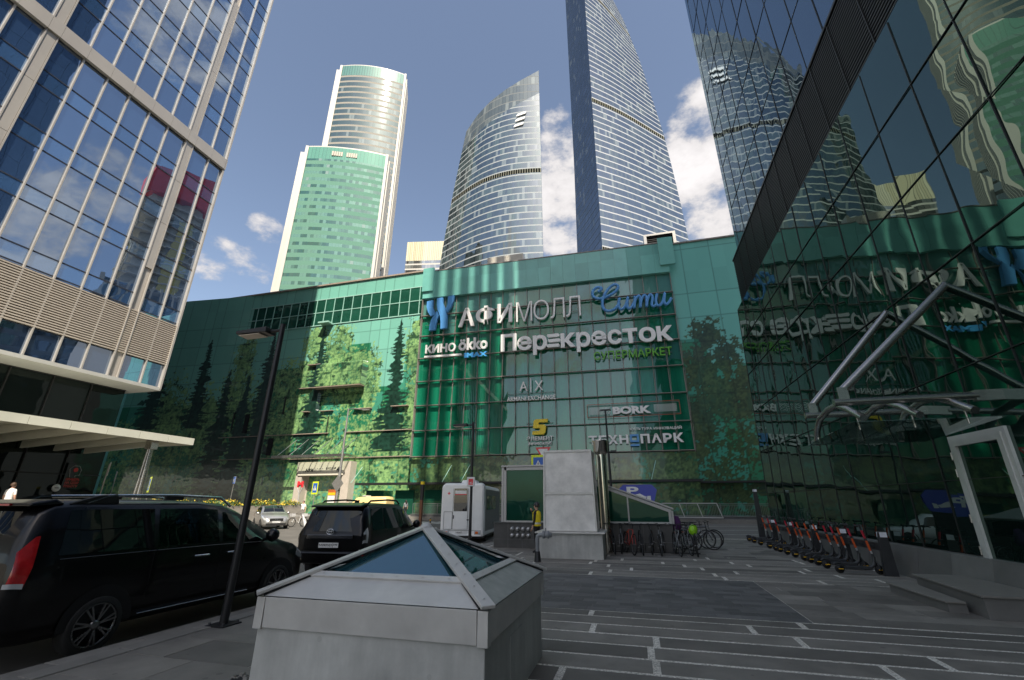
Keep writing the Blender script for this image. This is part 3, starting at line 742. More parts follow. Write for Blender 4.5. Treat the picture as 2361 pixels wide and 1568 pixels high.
s8 = sign('lettering_sign', 'four white letters between two wire lattices in a thin red frame')
put_text(s8, 'lettering', 'BORK', -1.9, 2.5, 11.65, 12.55, m_white, .05)
mb = MB()
for a, b in (((-4.95, 11.35), (5.75, 11.35)), ((-4.95, 12.95), (5.75, 12.95)), ((-4.95, 11.35), (-4.95, 12.95)), ((5.75, 11.35), (5.75, 12.95))): mb.bar(SP(*a), SP(*b), .05, .05)
mb.build('frame', pm('red_frame', (.45, .09, .04), .5), s8)
for x0, x1 in ((-4.7, -2.2), (2.85, 5.4)):
    mb = MB()
    for i in range(-2, 10):
        for s in (1, -1):
            xa = x0+i*.31; xb = xa+.9
            pa, pb = (xa, 11.7 if s > 0 else 12.6), (xb, 12.6 if s > 0 else 11.7)
            xs = [max(x0, min(x1, q)) for q in (pa[0], pb[0])]
            if xs[0] == xs[1]: continue
            za = pa[1]+(pb[1]-pa[1])*(xs[0]-xa)/.9; zb = pa[1]+(pb[1]-pa[1])*(xs[1]-xa)/.9
            mb.bar(SP(xs[0], za), SP(xs[1], zb), .035, .035)
    mb.build('wire_lattice', m_white, s8)
rails(s8, -4.9, 5.7, (11.5, 12.8))
s9 = sign('lettering_sign', 'yellow angular figure 5 above two small lines of white lettering')
mb = MB(); P = [SP(x, z, .8) for x, z in [(-11.9, 9.6), (-10.5, 9.6), (-10.25, 9.85), (-10.15, 10.6), (-10.35, 10.8), (-11.1, 10.85), (-11.05, 11.1), (-9.95, 11.1), (-9.9, 11.5), (-11.45, 11.5), (-11.7, 11.3), (-11.8, 10.4), (-10.9, 10.4), (-10.95, 10.05), (-11.85, 10.05)]]
mb.hexa(P, [(p[0], p[1]+.35, p[2]) for p in P]); mb.build('figure', m_yel, s9)
put_text(s9, 'lettering', 'ЭЛЕМЕНТ', -12.6, -9.3, 8.9, 9.4, m_white, .02); put_text(s9, 'lettering', 'фитнес-клуб', -12.4, -9.5, 8.25, 8.75, m_white, .01, shear=.25); rails(s9, -12.6, -9.3, (9.0, 11))
s10 = sign('lettering_sign', 'lowest white capitals with one blue letter, under a smaller white line')
put_text(s10, 'lettering', 'КУЛЬТУРА ИННОВАЦИЙ', -.1, 5.65, 9.62, 10.05, m_white, .01)
for ch, (x0, x1) in zip('ТЕХНОПАРК', spread(-5.0, 5.7, [1.05, .95, 1.15, 1.05, 1.05, 1.05, 1.15, 1.0, 1.1], .2)):
    if ch == 'О':
        mb = MB(); w = .22
        for a, b, c, d in ((x0, x0+w, 8.3, 9.2), (x1-w, x1, 8.3, 9.2), (x0+w, x1-w, 8.3, 8.3+w), (x0+w, x1-w, 9.2-w, 9.2), (x0, x1, 7.85, 8.08)):
            p0, p1 = SP(a, c), SP(b, d); mb.box(p0[0], p1[0], p0[1]-.05, p0[1]+.2, p0[2], p1[2])
        mb.build('letter', m_blue, s10)
    else: put_text(s10, 'letter', ch, x0, x1, 8.15, 9.2, m_white, .035, depth=.2)
rails(s10, -4.9, 5.6, (8.4, 9.0))
s11 = sign('entrance_sign', 'dark lettering with a big figure 4 on the cream board over the entrance')
def flat_text(parent, name, txt, x0, x1, y, z0, z1, mat, bold=0.0, d=.03):
    return place(text_mb(txt, x1-x0, z1-z0, d, bold), (x0, y, z0)).build(name, mat, parent)
m_ink = pm('dark_ink', (.03, .035, .04), .5)
flat_text(s11, 'lettering', 'АФИ', -45.3, -44.0, 54.41, 5.75, 6.25, m_ink, .04); flat_text(s11, 'lettering', 'МОЛЛ', -43.9, -42.4, 54.41, 5.75, 6.25, pm('grey_ink', (.4, .4, .38), .5), -.01)
flat_text(s11, 'lettering', 'ВХОД№', -41.9, -40.3, 54.41, 6.0, 6.35, m_ink); flat_text(s11, 'lettering', '4', -40.2, -39.75, 54.41, 5.7, 6.4, m_ink, .02)

# ------------------------------------------------------------------ office tower on the left of the street
m_alum = pm('pale_aluminium', (.43, .40, .365), .42, metal=.25, var=.05, vs=.6)
m_louv = pm('louvre_aluminium', (.50, .44, .375), .45, metal=.2, var=.06)
m_lgl = mirror_glass('office_glass', (.016, .034, .075), (.62, .74, .90), .44, wave=.010, wscale=.3, rough=.006, var=.25)
m_lgs = mirror_glass('spandrel_glass', (.03, .07, .15), (.60, .74, .92), .40, wave=.022, wscale=.3, rough=.01, var=.2)
m_trans = pm('transom_dark', (.03, .035, .05), .4, var=.1)
m_dkgl = mirror_glass('dark_glass', (.006, .009, .009), (.6, .7, .68), .035, wave=.01, wscale=.5)
m_soff = pm('soffit_panel', (.42, .42, .40), .6, var=.06, vs=1)
LT = thing('office_tower', 'tall blue mirror-glass office block with pale mullions, raised over a dark recessed ground floor', 'office tower')
LX, LY0, LY1, LZ0, LZ1 = -32.5, -26.0, 22.6, 9.45, 128.0
# vertical divisions seen along the street
mull_y, pier_y = [], []
base = 22.6; mod = [0, -1.3]                              # end bay
mull_y += [21.32]
y = 19.87
while y > LY0:
    pier_y.append((y-.65, y)); y -= .65
    for i in range(6):
        mull_y.append(y - 1.41*(i+1)) if i < 5 else None
    y -= 1.41*6 + .02
bounds = sorted(set([LY0, LY1] + [m for m in mull_y if m > LY0] + [v for p in pier_y for v in p if v > LY0]))
spandrels = [(14.4, 15.4), (18.0, 19.0), (21.5, 22.6), (25.35, 26.45)]
z = 30.2
while z < LZ1: spandrels.append((z+2.4, z+3.7)); z += 3.87
zb = sorted(set([9.45, 11.1, 14.3, 29.0, 30.05, LZ1] + [v for s in spandrels for v in s if v < LZ1]))
vis = MB(); spn = MB(); tran = MB()
for j in range(len(zb)-1):
    za, zc = zb[j], zb[j+1]
    if (za, zc) in ((11.1, 14.3), (29.0, 30.05)): continue
    sp = any(abs(za-a) < .01 for a, b in spandrels)
    for i in range(len(bounds)-1):
        ya, yb = bounds[i], bounds[i+1]
        if any(abs(ya-p[0]) < .01 and abs(yb-p[1]) < .01 for p in pier_y): continue
        t = [random.uniform(-.0025, .0025) for _ in range(4)]
        (spn if sp else vis).add([(LX+t[0], ya, za), (LX+t[1], yb, za), (LX+t[2], yb, zc), (LX+t[3], ya, zc)], [(0, 1, 2, 3)], tone=random.random())
    tran.box(LX, LX+.035, LY0, LY1, zc-.035, zc+.035)
vis.build('glazing', m_lgl, LT); spn.build('spandrel', m_lgs, LT); tran.build('transom', m_trans, LT)
mu = MB()
for yy in mull_y:
    if yy > LY0: mu.box(LX+.0, LX+.15, yy-.045, yy+.045, 9.3, 29.0); mu.box(LX+.0, LX+.15, yy-.045, yy+.045, 30.05, LZ1)
mu.build('mullion', m_alum, LT, bevel=.012)
pr = MB()
for ya, yb in pier_y:
    for za, zc, lo in ((9.3, 17.5, 0), (17.5, 21.3, 1), (21.3, 25.2, 1), (25.2, 29.0, 1), (30.05, 37, 1), (37, 46, 1), (46, 70, 0), (70, LZ1, 1)):
        pr.box(LX+.0, LX+(.16 if lo else .05), ya+.09, yb-.09, za+.015, zc-.015, tone=.5)
    pr.box(LX, LX+.2, ya, ya+.07, 9.3, 29.0); pr.box(LX, LX+.2, yb-.07, yb, 9.3, 29.0)
    pr.box(LX, LX+.2, ya, ya+.07, 30.05, LZ1); pr.box(LX, LX+.2, yb-.07, yb, 30.05, LZ1)
pr.build('pier', m_alum, LT)
bd = MB(); 
for i in range(len(bounds)-1): bd.box(LX, LX+.30, bounds[i]+.006, bounds[i+1]-.006, 29.02, 30.03)
bd.box(LX-.2, LX+.28, LY1, LY1+.14, 29.02, 30.03)
bd.build('floor_band', m_alum, LT)
cr = MB(); cr.box(LX-.3, LX+.24, LY1, LY1+.12, 9.3, 29.0); cr.box(LX-.3, LX+.24, LY1, LY1+.12, 30.05, LZ1); cr.build('corner_post', m_alum, LT)
lv = MB()
for i in range(21):
    z0 = 11.14+i*.15
    lv.hexa([(LX+.0, LY0, z0), (LX+.16, LY0, z0), (LX+.16, LY0, z0+.075), (LX+.0, LY0, z0+.1)], [(LX+.0, LY1, z0), (LX+.16, LY1, z0), (LX+.16, LY1, z0+.075), (LX+.0, LY1, z0+.1)])
lv.build('louvre', m_louv, LT)
MB().box(LX-.3, LX-.05, LY0, LY1, 11, 14.4).build('louvre_back', m_black, LT)
MB().box(-140, LX-.35, LY0, LY1-.1, 9.5, LZ1-.5).build('core', m_dkgl, LT)
sf = MB(); sf.box(-62, LX+.22, LY0, LY1+.12, 9.22, 9.44)
sf.build('soffit', m_soff, LT)
eb = MB()
for z_ in np.arange(9.6, 122, 3.87): eb.box(-92, LX-.4, LY1-.09, LY1+.02, z_, z_+.5)
for x_ in np.arange(-92, LX-1, 2.8): eb.box(x_, x_+.16, LY1-.09, LY1+.06, 9.5, 122)
eb.build('end_wall_band', m_alum, LT)
gf = MB(); gm = MB()
for i in range(13):
    y0 = 22.0-1.55*(i+1)*1.35
    for za, zc in ((1, 3.4), (3.4, 5.9), (5.9, 9.2)):
        t = [random.uniform(-.01, .01) for _ in range(2)]
        gf.add([(-34.6+t[0], y0, za), (-34.6+t[1], y0+2.09, za), (-34.6+t[1], y0+2.09, zc), (-34.6+t[0], y0, zc)], [(0, 1, 2, 3)], tone=random.random())
        gm.box(-34.6, -34.5, y0, y0+2.09, zc-.03, zc+.03)
    gm.box(-34.6, -34.48, y0-.025, y0+.025, 1, 9.2)
gf.add([(-34.6, 22, 1), (-62, 22, 1), (-62, 22, 9.2), (-34.6, 22, 9.2)], [(0, 1, 2, 3)])
gf.build('ground_floor_glazing', m_dkgl, LT); gm.build('glazing_bar', m_dark, LT)
m_canw = pm('canopy_glass_edge', (.66, .66, .56), .35, var=.08, vs=.7)
cp = MB()
for i in range(16): cp.box(-26.06, -25.98, 21.1-1.6*(i+1), 21.1-1.6*i-.02, 5.02, 5.42, tone=random.random())
for i in range(5): cp.box(-26.1-1.6*(i+1), -26.1-1.6*i-.02, 21.02, 21.1, 5.02, 5.42)
cpo = cp.build('canopy_fascia', m_canw, LT)
cb = MB(); cb.box(-34.5, -26.08, -5, 21.0, 5.33, 5.40)
for i in range(17): cb.hexa([(-34.4, 20.6-1.6*i, 4.7), (-26.3, 20.6-1.6*i, 5.1), (-26.3, 20.6-1.6*i, 5.32), (-34.4, 20.6-1.6*i, 5.32)][::-1], [(-34.4, 20.72-1.6*i, 4.7), (-26.3, 20.72-1.6*i, 5.1), (-26.3, 20.72-1.6*i, 5.32), (-34.4, 20.72-1.6*i, 5.32)][::-1])
cb.build('canopy_roof', m_canw, LT)
co = MB()
co.box(-26.95, -26.5, 19.0, 19.4, 4.6, 5.3)
for dx, dy in ((-.16, -.12), (.16, -.12), (0, .16)): co.tube([(-26.75+dx*.4, 19.2+dy*.4, 5.0), (-26.7+dx, 19.2+dy, 1.0)], .075, 8)
co.build('canopy_column', m_steel, LT)
# red poster behind the ground-floor glass
m_redi = pm('red_ink', (.55, .04, .03), .5, var=.1)
po = thing('window_poster', 'dark window poster with a head in outline above three lines of red letters', 'poster', (-34.47, 20.55, 2.9)); po.scale = (.6, .6, .6)
MB().box(-.01, 0, -.8, .8, -.6, 2.0).build('backing', m_dkgl, po)
mb = MB(); mb.tube([(.03, .1, .55), (.03, .1, .75), (.03, .45, .8), (.03, .5, 1.3), (.03, .25, 1.7), (.03, -.25, 1.7), (.03, -.55, 1.35), (.03, -.45, .95), (.03, -.35, .55)], .025, 5); mb.build('head_outline', pm('pale_ink', (.4, .4, .38), .5), po)
mb = MB(); mb.disc((.03, 0, 1.3), (1, 0, 0), .22); 
mb.build('red_disc', m_redi, po)
for k, t in enumerate(('ПРИМЕРЬ', 'НА СЕБЯ', 'РАБОТУ')):
    mb = text_mb(t, 1.2, .26, .02, .02); mb.xform(Matrix.Translation((.02, -.6, .2-.33*k)) @ Matrix.Rotation(R(90), 4, 'Z')); mb.build('lettering', m_redi, po)

# ------------------------------------------------------------------ dark glass building on the right
m_rgl = mirror_glass('smoked_glass', (.006, .016, .013), (.46, .60, .54), .22, wave=.020, wscale=.33, rough=.004, var=.3)
m_rglu = mirror_glass('smoked_blue_glass', (.008, .02, .04), (.50, .60, .68), .40, wave=.020, wscale=.33, rough=.004, var=.3)
m_rmul = pm('black_mullion', (.022, .022, .022), .45, var=.15)
m_band = pm('black_louvre', (.025, .024, .023), .4, metal=.4, var=.2)
m_plin = pm('grey_stone', (.16, .155, .145), .6, var=.14, vs=2, bump=.06, bs=90, tone=.15, dirt=.15)
RB = thing('glass_building', 'dark smoked-glass building with sloping lower wall and a black louvred band, right of the plaza', 'building')
def FX(z): return 6.72 + .032*z
RY0, RY1 = -12.2, 27.6
lo = MB(); lm = MB()
zs = [.72, 2.2, 4.4, 6.6, 8.8, 10.9, 13.05]; ys = [RY1-1.5*i for i in range(27)]
for j in range(6):
    for i in range(26):
        za, zc, ya, yb = zs[j], zs[j+1], ys[i+1], ys[i]
        if j == 0 and False: continue
        t = [random.uniform(-.007, .007) for _ in range(4)]
        lo.add([(FX(za)+t[0], ya, za), (FX(za)+t[1], yb, za), (FX(zc)+t[2], yb, zc), (FX(zc)+t[3], ya, zc)], [(0, 3, 2, 1)], tone=random.random())
for yy in ys: lm.bar((FX(.7)-.01, yy, .7), (FX(13)-.01, yy, 13.0), .024, .015, up=(0, 1, 0))
for zz in zs[1:-1]: lm.bar((FX(zz)-.02, RY0, zz), (FX(zz)-.02, RY1, zz), .024, .015)
lo.build('sloping_glazing', m_rgl, RB); lm.build('mullion', m_rmul, RB)
pb = MB()
for i in range(31):
    y1 = RY1+.1-1.25*i
    pb.hexa([(6.36, y1-1.242, 0), (7.2, y1-1.242, 0), (7.2, y1, 0), (6.36, y1, 0)][::-1], [(6.52, y1-1.242, .7), (7.2, y1-1.242, .7), (7.2, y1, .7), (6.52, y1, .7)][::-1], tone=random.random())
pb.build('plinth', m_plin, RB)
bn = MB(); bn.box(7.42, 9, RY0, RY1-.9, 13.1, 16.05)
for i in range(24):
    z0 = 13.12+i*.122; bn.box(7.24, 7.42, RY0, RY1-.75, z0, z0+.05)
bn.box(7.2, 9, RY0, RY1-.7, 13.02, 13.1); bn.box(7.2, 9, RY0, RY1-.7, 16.05, 16.14)
for yy in np.arange(RY0, RY1-.8, 1.5): bn.box(7.215, 7.25, yy, yy+.03, 13.1, 16.05)
bn.build('louvred_band', m_band, RB)
up = MB(); um = MB()
zu = [16.15+3.3*i for i in range(19)]; yu = [26.05-1.5*i for i in range(27)]
for j in range(len(zu)-1):
    for i in range(len(yu)-1):
        t = [random.uniform(-.007, .007) for _ in range(4)]
        up.add([(7.55+t[0], yu[i+1], zu[j]), (7.55+t[1], yu[i], zu[j]), (7.55+t[2], yu[i]-(.0), zu[j+1]), (7.55+t[3], yu[i+1], zu[j+1])], [(0, 3, 2, 1)], tone=random.random())
    um.box(7.53, 7.56, yu[-1], yu[0], zu[j]-.012, zu[j]+.012)
for yy in yu: um.box(7.53, 7.56, yy-.012, yy+.012, 16.1, zu[-1])
up.build('upper_glazing', m_rglu, RB); um.build('mullion', m_rmul, RB)
MB().hexa([(6.9, RY0, .5), (32, RY0, .5), (32, RY1-.02, .5), (6.9, RY1-.02, .5)][::-1], [(7.3, RY0, 13.0), (32, RY0, 13.0), (32, 27.55, 13.0), (7.3, 27.55, 13.0)][::-1]).build('end_wall', m_rgl, RB)
MB().box(7.62, 32, RY0, 26.9, 13.4, zu[-1]).build('end_wall', m_rglu, RB)
rs = MB()
for a, b in ((-12.2, -10.2), (-7.9, -5.9), (-3.7, -1.4), (.5, 2.6), (4.6, 7), (9, 11.5), (13.3, 26.9)): rs.box(7.7, 8.2, a, b, 76, 142)
rs.build('sun_slit_screen', m_band, RB)  # unseen slitted screens, added to stripe the sunlight on the mall
MB().box(7.5, 32, -40, RY0-.02, .0, 48).build('shading_wing', m_rglu, RB)  # out of view; added and sized to keep the plaza in shade
# glazed door, its platform and steps
m_door = pm('door_aluminium', (.68, .68, .64), .45, metal=.15, var=.06, vs=3)
dz0, dz1, dy0, dy1 = .36, 3.1, 10.35, 11.98
fdo = lambda y, z, o=.10: (FX(z)-o, y, z)
df = MB()
def dbar(ya, yb, za, zc, o, th=.06):
    df.hexa([fdo(ya, za, o), fdo(yb, za, o), fdo(yb, za, o-th), fdo(ya, za, o-th)], [fdo(ya, zc, o), fdo(yb, zc, o), fdo(yb, zc, o-th), fdo(ya, zc, o-th)])
for o, ins, w in ((.06, 0, .085), (.085, .09, .12)):
    dbar(dy0+ins, dy0+ins+w, dz0+ins*.3, dz1-ins, o); dbar(dy1-ins-w, dy1-ins, dz0+ins*.3, dz1-ins, o)
    dbar(dy0+ins+w, dy1-ins-w, dz1-ins-w*1.1, dz1-ins, o); dbar(dy0+ins+w, dy1-ins-w, dz0+ins*.3, dz0+ins*.3+w*1.1, o)
dfo = df.build('door_frame', m_door, RB)
db = MB(); db.add([fdo(dy0+.2, dz0+.2, .03), fdo(dy1-.2, dz0+.2, .03), fdo(dy1-.2, dz1-.2, .03), fdo(dy0+.2, dz1-.2, .03)], [(0, 3, 2, 1)]); db.build('door_glass', m_rgl, dfo)
hg = MB()
for zz in (2.6, 2.25, 1.35, .75): hg.tube([fdo(dy1-.1, zz, .13), fdo(dy1-.1, zz+.16, .13)], .016, 6)
hg.build('hinge', m_steel, dfo)
stp = thing('entrance_steps', 'grey stone platform with one lower step under the tilted glass door', 'steps')
MB().prism([(5.22, 9.7), (6.3, 9.7), (6.3, 12.05), (5.45, 12.05)], .0, .31, 'xy').build('platform', m_plin, stp)
MB().prism([(5.18, 9.66), (6.3, 9.66), (6.3, 12.1), (5.41, 12.1)], .312, .345, 'xy').build('tread', m_gran, stp, bevel=.006)
MB().prism([(4.92, 10.12), (5.19, 10.12), (5.4, 12.0), (4.92, 12.0)], 0, .145, 'xy').build('lower_step', m_plin, stp)
MB().prism([(4.88, 10.08), (5.17, 10.08), (5.38, 12.05), (4.88, 12.05)], .147, .178, 'xy').build('tread', m_gran, stp, bevel=.006)
# hung glass canopy over the door
CN = thing('door_canopy', 'glass canopy on bent steel tubes hung by two diagonal struts from the dark glass wall', 'canopy')
m_tube = pm('satin_steel', (.42, .40, .37), .25, metal=.95, var=.12, vs=6, stretch=(1, 1, 8))
for Y, zb_, wtop, xo in ((10.2, 3.66, (7.03, 10.7, 6.28), 4.06), (12.5, 3.80, (7.06, 13.0, 6.65), 4.28)):
    bm_ = MB(); bm_.tube([(xo, Y, zb_), (6.45, Y, zb_)], .075, 12); bm_.box(6.4, 6.85, Y-.06, Y+.06, zb_-.1, zb_+.1); bm_.build('beam', m_tube, CN)
    st = MB(); st.tube([(xo+.22, Y+.03, zb_+.24), wtop], .085, 12); st.build('strut', m_tube, CN)
    br = MB(); br.box(xo+.12, xo+.3, Y-.025, Y+.025, zb_+.05, zb_+.28); br.box(xo+.1, xo+.28, Y-.05, Y-.025, zb_+.05, zb_+.3); br.build('bracket', m_tube, CN); MB().cbox((wtop[0]-.02, wtop[1], wtop[2]+.02), (.2, .05, .34)).build('wall_bracket', m_tube, CN)
for X, yc in ((4.42, 11.25), (5.32, 11.2), (6.0, 10.9)):
    ar = MB(); ar.tube([(X, yc+1.3, 3.08), (X, yc+1.12, 3.4), (X, yc+.8, 3.62), (X, yc+.2, 3.74), (X, yc-.3, 3.74), (X, yc-.75, 3.56), (X, yc-1.25, 3.3)], .07, 12); ar.build('arc_tube', m_tube, CN)
m_cgl = clear_glass('canopy_glass', (.72, .82, .78), .16)
MB().hexa([(4.15, 9.85, 3.2), (6.55, 9.85, 3.2), (6.55, 12.4, 3.05), (4.15, 12.4, 3.05)][::-1], [(4.15, 9.85, 3.212), (6.55, 9.85, 3.212), (6.55, 12.4, 3.062), (4.15, 12.4, 3.062)][::-1]).build('glass_pane', m_cgl, CN)
for X, yc in ((4.42, 11.25), (5.32, 11.2), (6.0, 10.9)):
    f = MB()
    for dy in (-1.0, 1.15): f.tube([(X, yc+dy, 3.42 if dy < 0 else 3.35), (X, yc+dy, 3.1)], .02, 6)
    f.build('glass_clamp', m_tube, CN)

# ------------------------------------------------------------------ towers beyond the shopping centre
def fac(P, name, mat, parent, mat_uv=True):
    """P[row][col] = (point, u, v)"""
    mb = MB(); uv = [(q[1], q[2]) for row in P for q in row]
    mb.grid([[q[0] for q in row] for row in P], smooth=True)
    return mb.build(name, mat, parent, uv=uv)
m_tw = pm('tower_white', (.52, .49, .43), .5, var=.05, vs=.05)
m_g1 = curtain_wall('emerald_facade', 3.6, 1.3, (.012, .07, .05), (.11, .235, .18), (.135, .265, .20), .56, .06, .2, tint=(.8, 1, .9), blind=.03, sharp=(.38, .54))
m_g2 = curtain_wall('banded_facade', 4.3, 1.5, (.016, .036, .036), (.05, .085, .085), (.31, .29, .25), .30, .14, .26, tint=(.9, 1, .95), blind=.04, rough=.05, jit=.012)
m_fin = pm('fin_gap', (.09, .085, .08), .6, var=.1)
def green_tower(name, label, FL, ang, width, depth, top, sag, mat, cap_h, cap_mat, finz=8):
    t = thing(name, label, 'tower', (FL[0], FL[1], 0), ang)
    n = 28; P = []
    arc = lambda s: -sag*4*s*(1-s)
    prof = [(width*s/n, arc(s/n)) for s in range(n+1)]
    rows = [0, top-cap_h]
    fac([[((x, y, z), x, z) for x, y in prof] for z in rows], 'front_facade', mat, t)
    fac([[((x, y, z), x, z) for x, y in prof] for z in (top-cap_h, top)], 'crown_band', cap_mat, t)
    a = MB()
    a.box(-3.4, -.02, .8, 9, 0, top-2.5); a.box(-1.3, 0, -.4, .8, 0, top+.3)
    a.box(width-.02, width+1.1, -.7, 2, 0, top+.3)
    a.hexa([(x, y, top) for x, y in prof]+[(width, 8, top), (0, 8, top)], [(x, y, top+.6) for x, y in prof]+[(width, 8, top+.6), (0, 8, top+.6)])
    a.build('white_pier', m_tw, t)
    f = MB()
    k = int(depth*.42/1.5)
    for i in range(k):
        y = 2+i*1.5; f.box(width+.6, width+1.5, y, y+.75, 0, top-1-i*.5)
    f.build('side_fin', m_tw, t)
    b = MB(); b.box(-3, width+.6, 2, depth*.45, 0, top-3); b.box(-2, width-2, depth*.45, depth, 0, top-6); b.build('core', m_fin, t)
    return t
m_gc = curtain_wall('emerald_crown', 30, 1.6, (.10, .26, .19), (.12, .29, .22), (.15, .3, .24), .02, .08, .15, tint=(.75, 1, .85), blind=0)
m_gc2 = curtain_wall('banded_crown', 30, 1.5, (.09, .22, .17), (.12, .26, .21), (.4, .36, .3), .02, .22, .25, tint=(.9, 1, .9), blind=0, rough=.07, jit=.01)
gt1 = green_tower('tower_block', 'lower emerald-green glass tower with white edges, leftmost behind the shopping centre', (-126.7, 121.9), 24.5, 33.3, 24, 150, 1.6, m_g1, 6.5, m_gc)
gv = MB()
for k in range(2):
    for i in range(5): gv.box(10.5+k*6.2+i*.95, 11.2+k*6.2+i*.95, -1.85, -1.2, 145.3, 147.6)
gv.build('roof_grille', pm('pink_grille', (.50, .40, .33), .6), gt1)
gt2 = green_tower('tower_block', 'taller banded tower with white-edged curved front rising behind the emerald one', (-148.8, 155.3), 24.3, 36.7, 30, 250.3, 2.6, m_g2, 8, m_gc2)
MB().box(4, 4.4, 6, 6.4, 250, 255).build('mast', m_steel, gt2)
# sail-shaped tower
def apparent(xa, za, d): return (xa*d, 170*d, 1.75+(za-1.75)*d)
m_sail = curtain_wall('sail_facade', 3.75, 1.45, (.015, .025, .03), (.085, .125, .125), (.36, .38, .38), .17, .07, .36, tint=(.80, .86, .88), dark_every=(19, 3), blind=.10)
SA = thing('sail_tower', 'sail-shaped blue glass tower with curved top rising to its right edge', 'tower')
topx = [(-30.9, 225), (-40.8, 221.1), (-49.8, 216.7), (-58.9, 210.3), (-65.9, 202.7), (-72.2, 192.4)]
def sail_pt(s, t):
    q = s*5; i = min(int(q), 4); f = q-i
    xt = topx[i][0]+(topx[i+1][0]-topx[i][0])*f; zt = topx[i][1]+(topx[i+1][1]-topx[i][1])*f
    xb = -31.8-55.5*s
    xa = xb+(xt-xb)*t - 4.2*s*math.sin(math.pi*t); za = zt*t
    d = 1+.062*s**1.2-.035*math.sin(math.pi*s)
    return apparent(xa, za, d)
n, r = 30, 40; P = []
for j in range(r+1):
    row = []
    for i in range(n+1):
        p = sail_pt(1-i/n, j/r); row.append((p, i/n*60, p[2]))
    P.append(row)
k = int(r*.945)
fac(P[:k+1], 'curved_facade', m_sail, SA)
m_crown = curtain_wall('sail_crown', 5.5, 2.6, (.09, .11, .115), (.16, .18, .175), (.20, .21, .21), .1, .09, .12, blind=.10)
fac(P[k:], 'glass_crown', m_crown, SA)
side = []
for j in range(r+1):
    p = sail_pt(0, j/r); side.append([((p[0], p[1], p[2]), 0, p[2]), ((p[0]-2.9+.0*j, p[1]+16, p[2]*.985), 16, p[2])])
m_side = curtain_wall('sail_side', 3.75, 1.45, (.06, .08, .09), (.2, .26, .28), (.35, .38, .42), .2, .1, .4, blind=.1)
fac(side, 'narrow_side', m_side, SA)
# white slanted stripes near the top
for k2, (x, z) in enumerate(((-41.3, 196.2), (-42.0, 192.6), (-42.8, 189.0))):
    m = MB(); P4 = []
    for a, b in ((-2.6, -.9), (2.4, -.2), (3.0, 1.2), (-1.9, .5)):
        s = (-(x+a)-31)/50
        p = apparent(x+a, z+b, 1+.062*max(s, 0)**1.2-.035*math.sin(math.pi*max(s, 0))-.004); P4.append(p)
    m.hexa(P4, [(p[0]+.1, p[1]+.4, p[2]) for p in P4]); m.build('white_stripe', m_white, SA)
# tallest tower: two curved faces meeting at a crest
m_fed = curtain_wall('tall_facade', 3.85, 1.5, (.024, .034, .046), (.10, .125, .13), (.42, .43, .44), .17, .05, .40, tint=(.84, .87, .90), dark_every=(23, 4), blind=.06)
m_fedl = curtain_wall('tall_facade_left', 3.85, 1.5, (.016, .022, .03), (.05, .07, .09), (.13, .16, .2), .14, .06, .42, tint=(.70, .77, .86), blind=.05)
FD = thing('tall_tower', 'tallest curved glass tower whose top leaves the picture, with one dark and one bright face', 'tower')
crest = lambda za: -4.9+.0118*(za-100) if za > 100 else -4.9
pts_r = [(0, 32.5), (104, 31.4), (147, 30.1), (170, 29.1), (199, 27.5), (229, 24.7), (261, 21.6), (300, 16.5), (340, 9), (380, 0)]
def interp(tab, z):
    for (a, b), (c, d) in zip(tab, tab[1:]):
        if a <= z <= c: return b+(d-b)*(z-a)/(c-a)
    return tab[-1][1]
P = []; Pl = []
for j in range(61):
    za = 370*j/60; row = []; xr = interp(pts_r, za)
    for i in range(25):
        s = i/24; xa = crest(za)+(xr-crest(za))*s
        d = 1+.215*s-.02*math.sin(math.pi*s)
        p = apparent(xa, za, d); p = (p[0], p[1], za); row.append((apparent(xa, 1.75+(za-1.75)/d, d), s*58, za))
    P.append(row); row = []
    xl = -16.2+.0075*za-.011*max(0, 175-za)
    for i in range(17):
        s = 1-i/16; xa = crest(za)+(xl-crest(za))*s
        d = 1+.14*s+.0*s
        row.append((apparent(xa, 1.75+(za-1.75)/d, d), i/16*30, za))
    Pl.append(row)
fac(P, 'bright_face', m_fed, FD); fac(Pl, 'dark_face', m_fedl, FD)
# small block between them
SB = thing('office_block', 'distant small block with a pale gold crown between the green towers and the sail tower', 'tower', (-148, 262, 0), 12)
m_sb = curtain_wall('small_facade', 4.2, 2.2, (.06, .06, .055), (.2, .2, .18), (.55, .53, .48), .3, .12, .35, blind=.2)
m_sc = curtain_wall('gold_crown', 40, 1.4, (.62, .56, .38), (.75, .7, .5), (.8, .75, .6), .05, .2, .1, blind=0)
for nm, z0, z1, mt in (('facade', 0, 176, m_sb), ('crown', 176, 193, m_sc)):
    o = fac([[((-8, 0, z), 0, z), ((44, 0, z), 52, z), ((44, 30, z), 82, z)] for z in (z0, z1)], nm, mt, SB); 
MB().box(-8, 44, .05, 30, 192, 193).build('roof', m_roofgrey, SB)

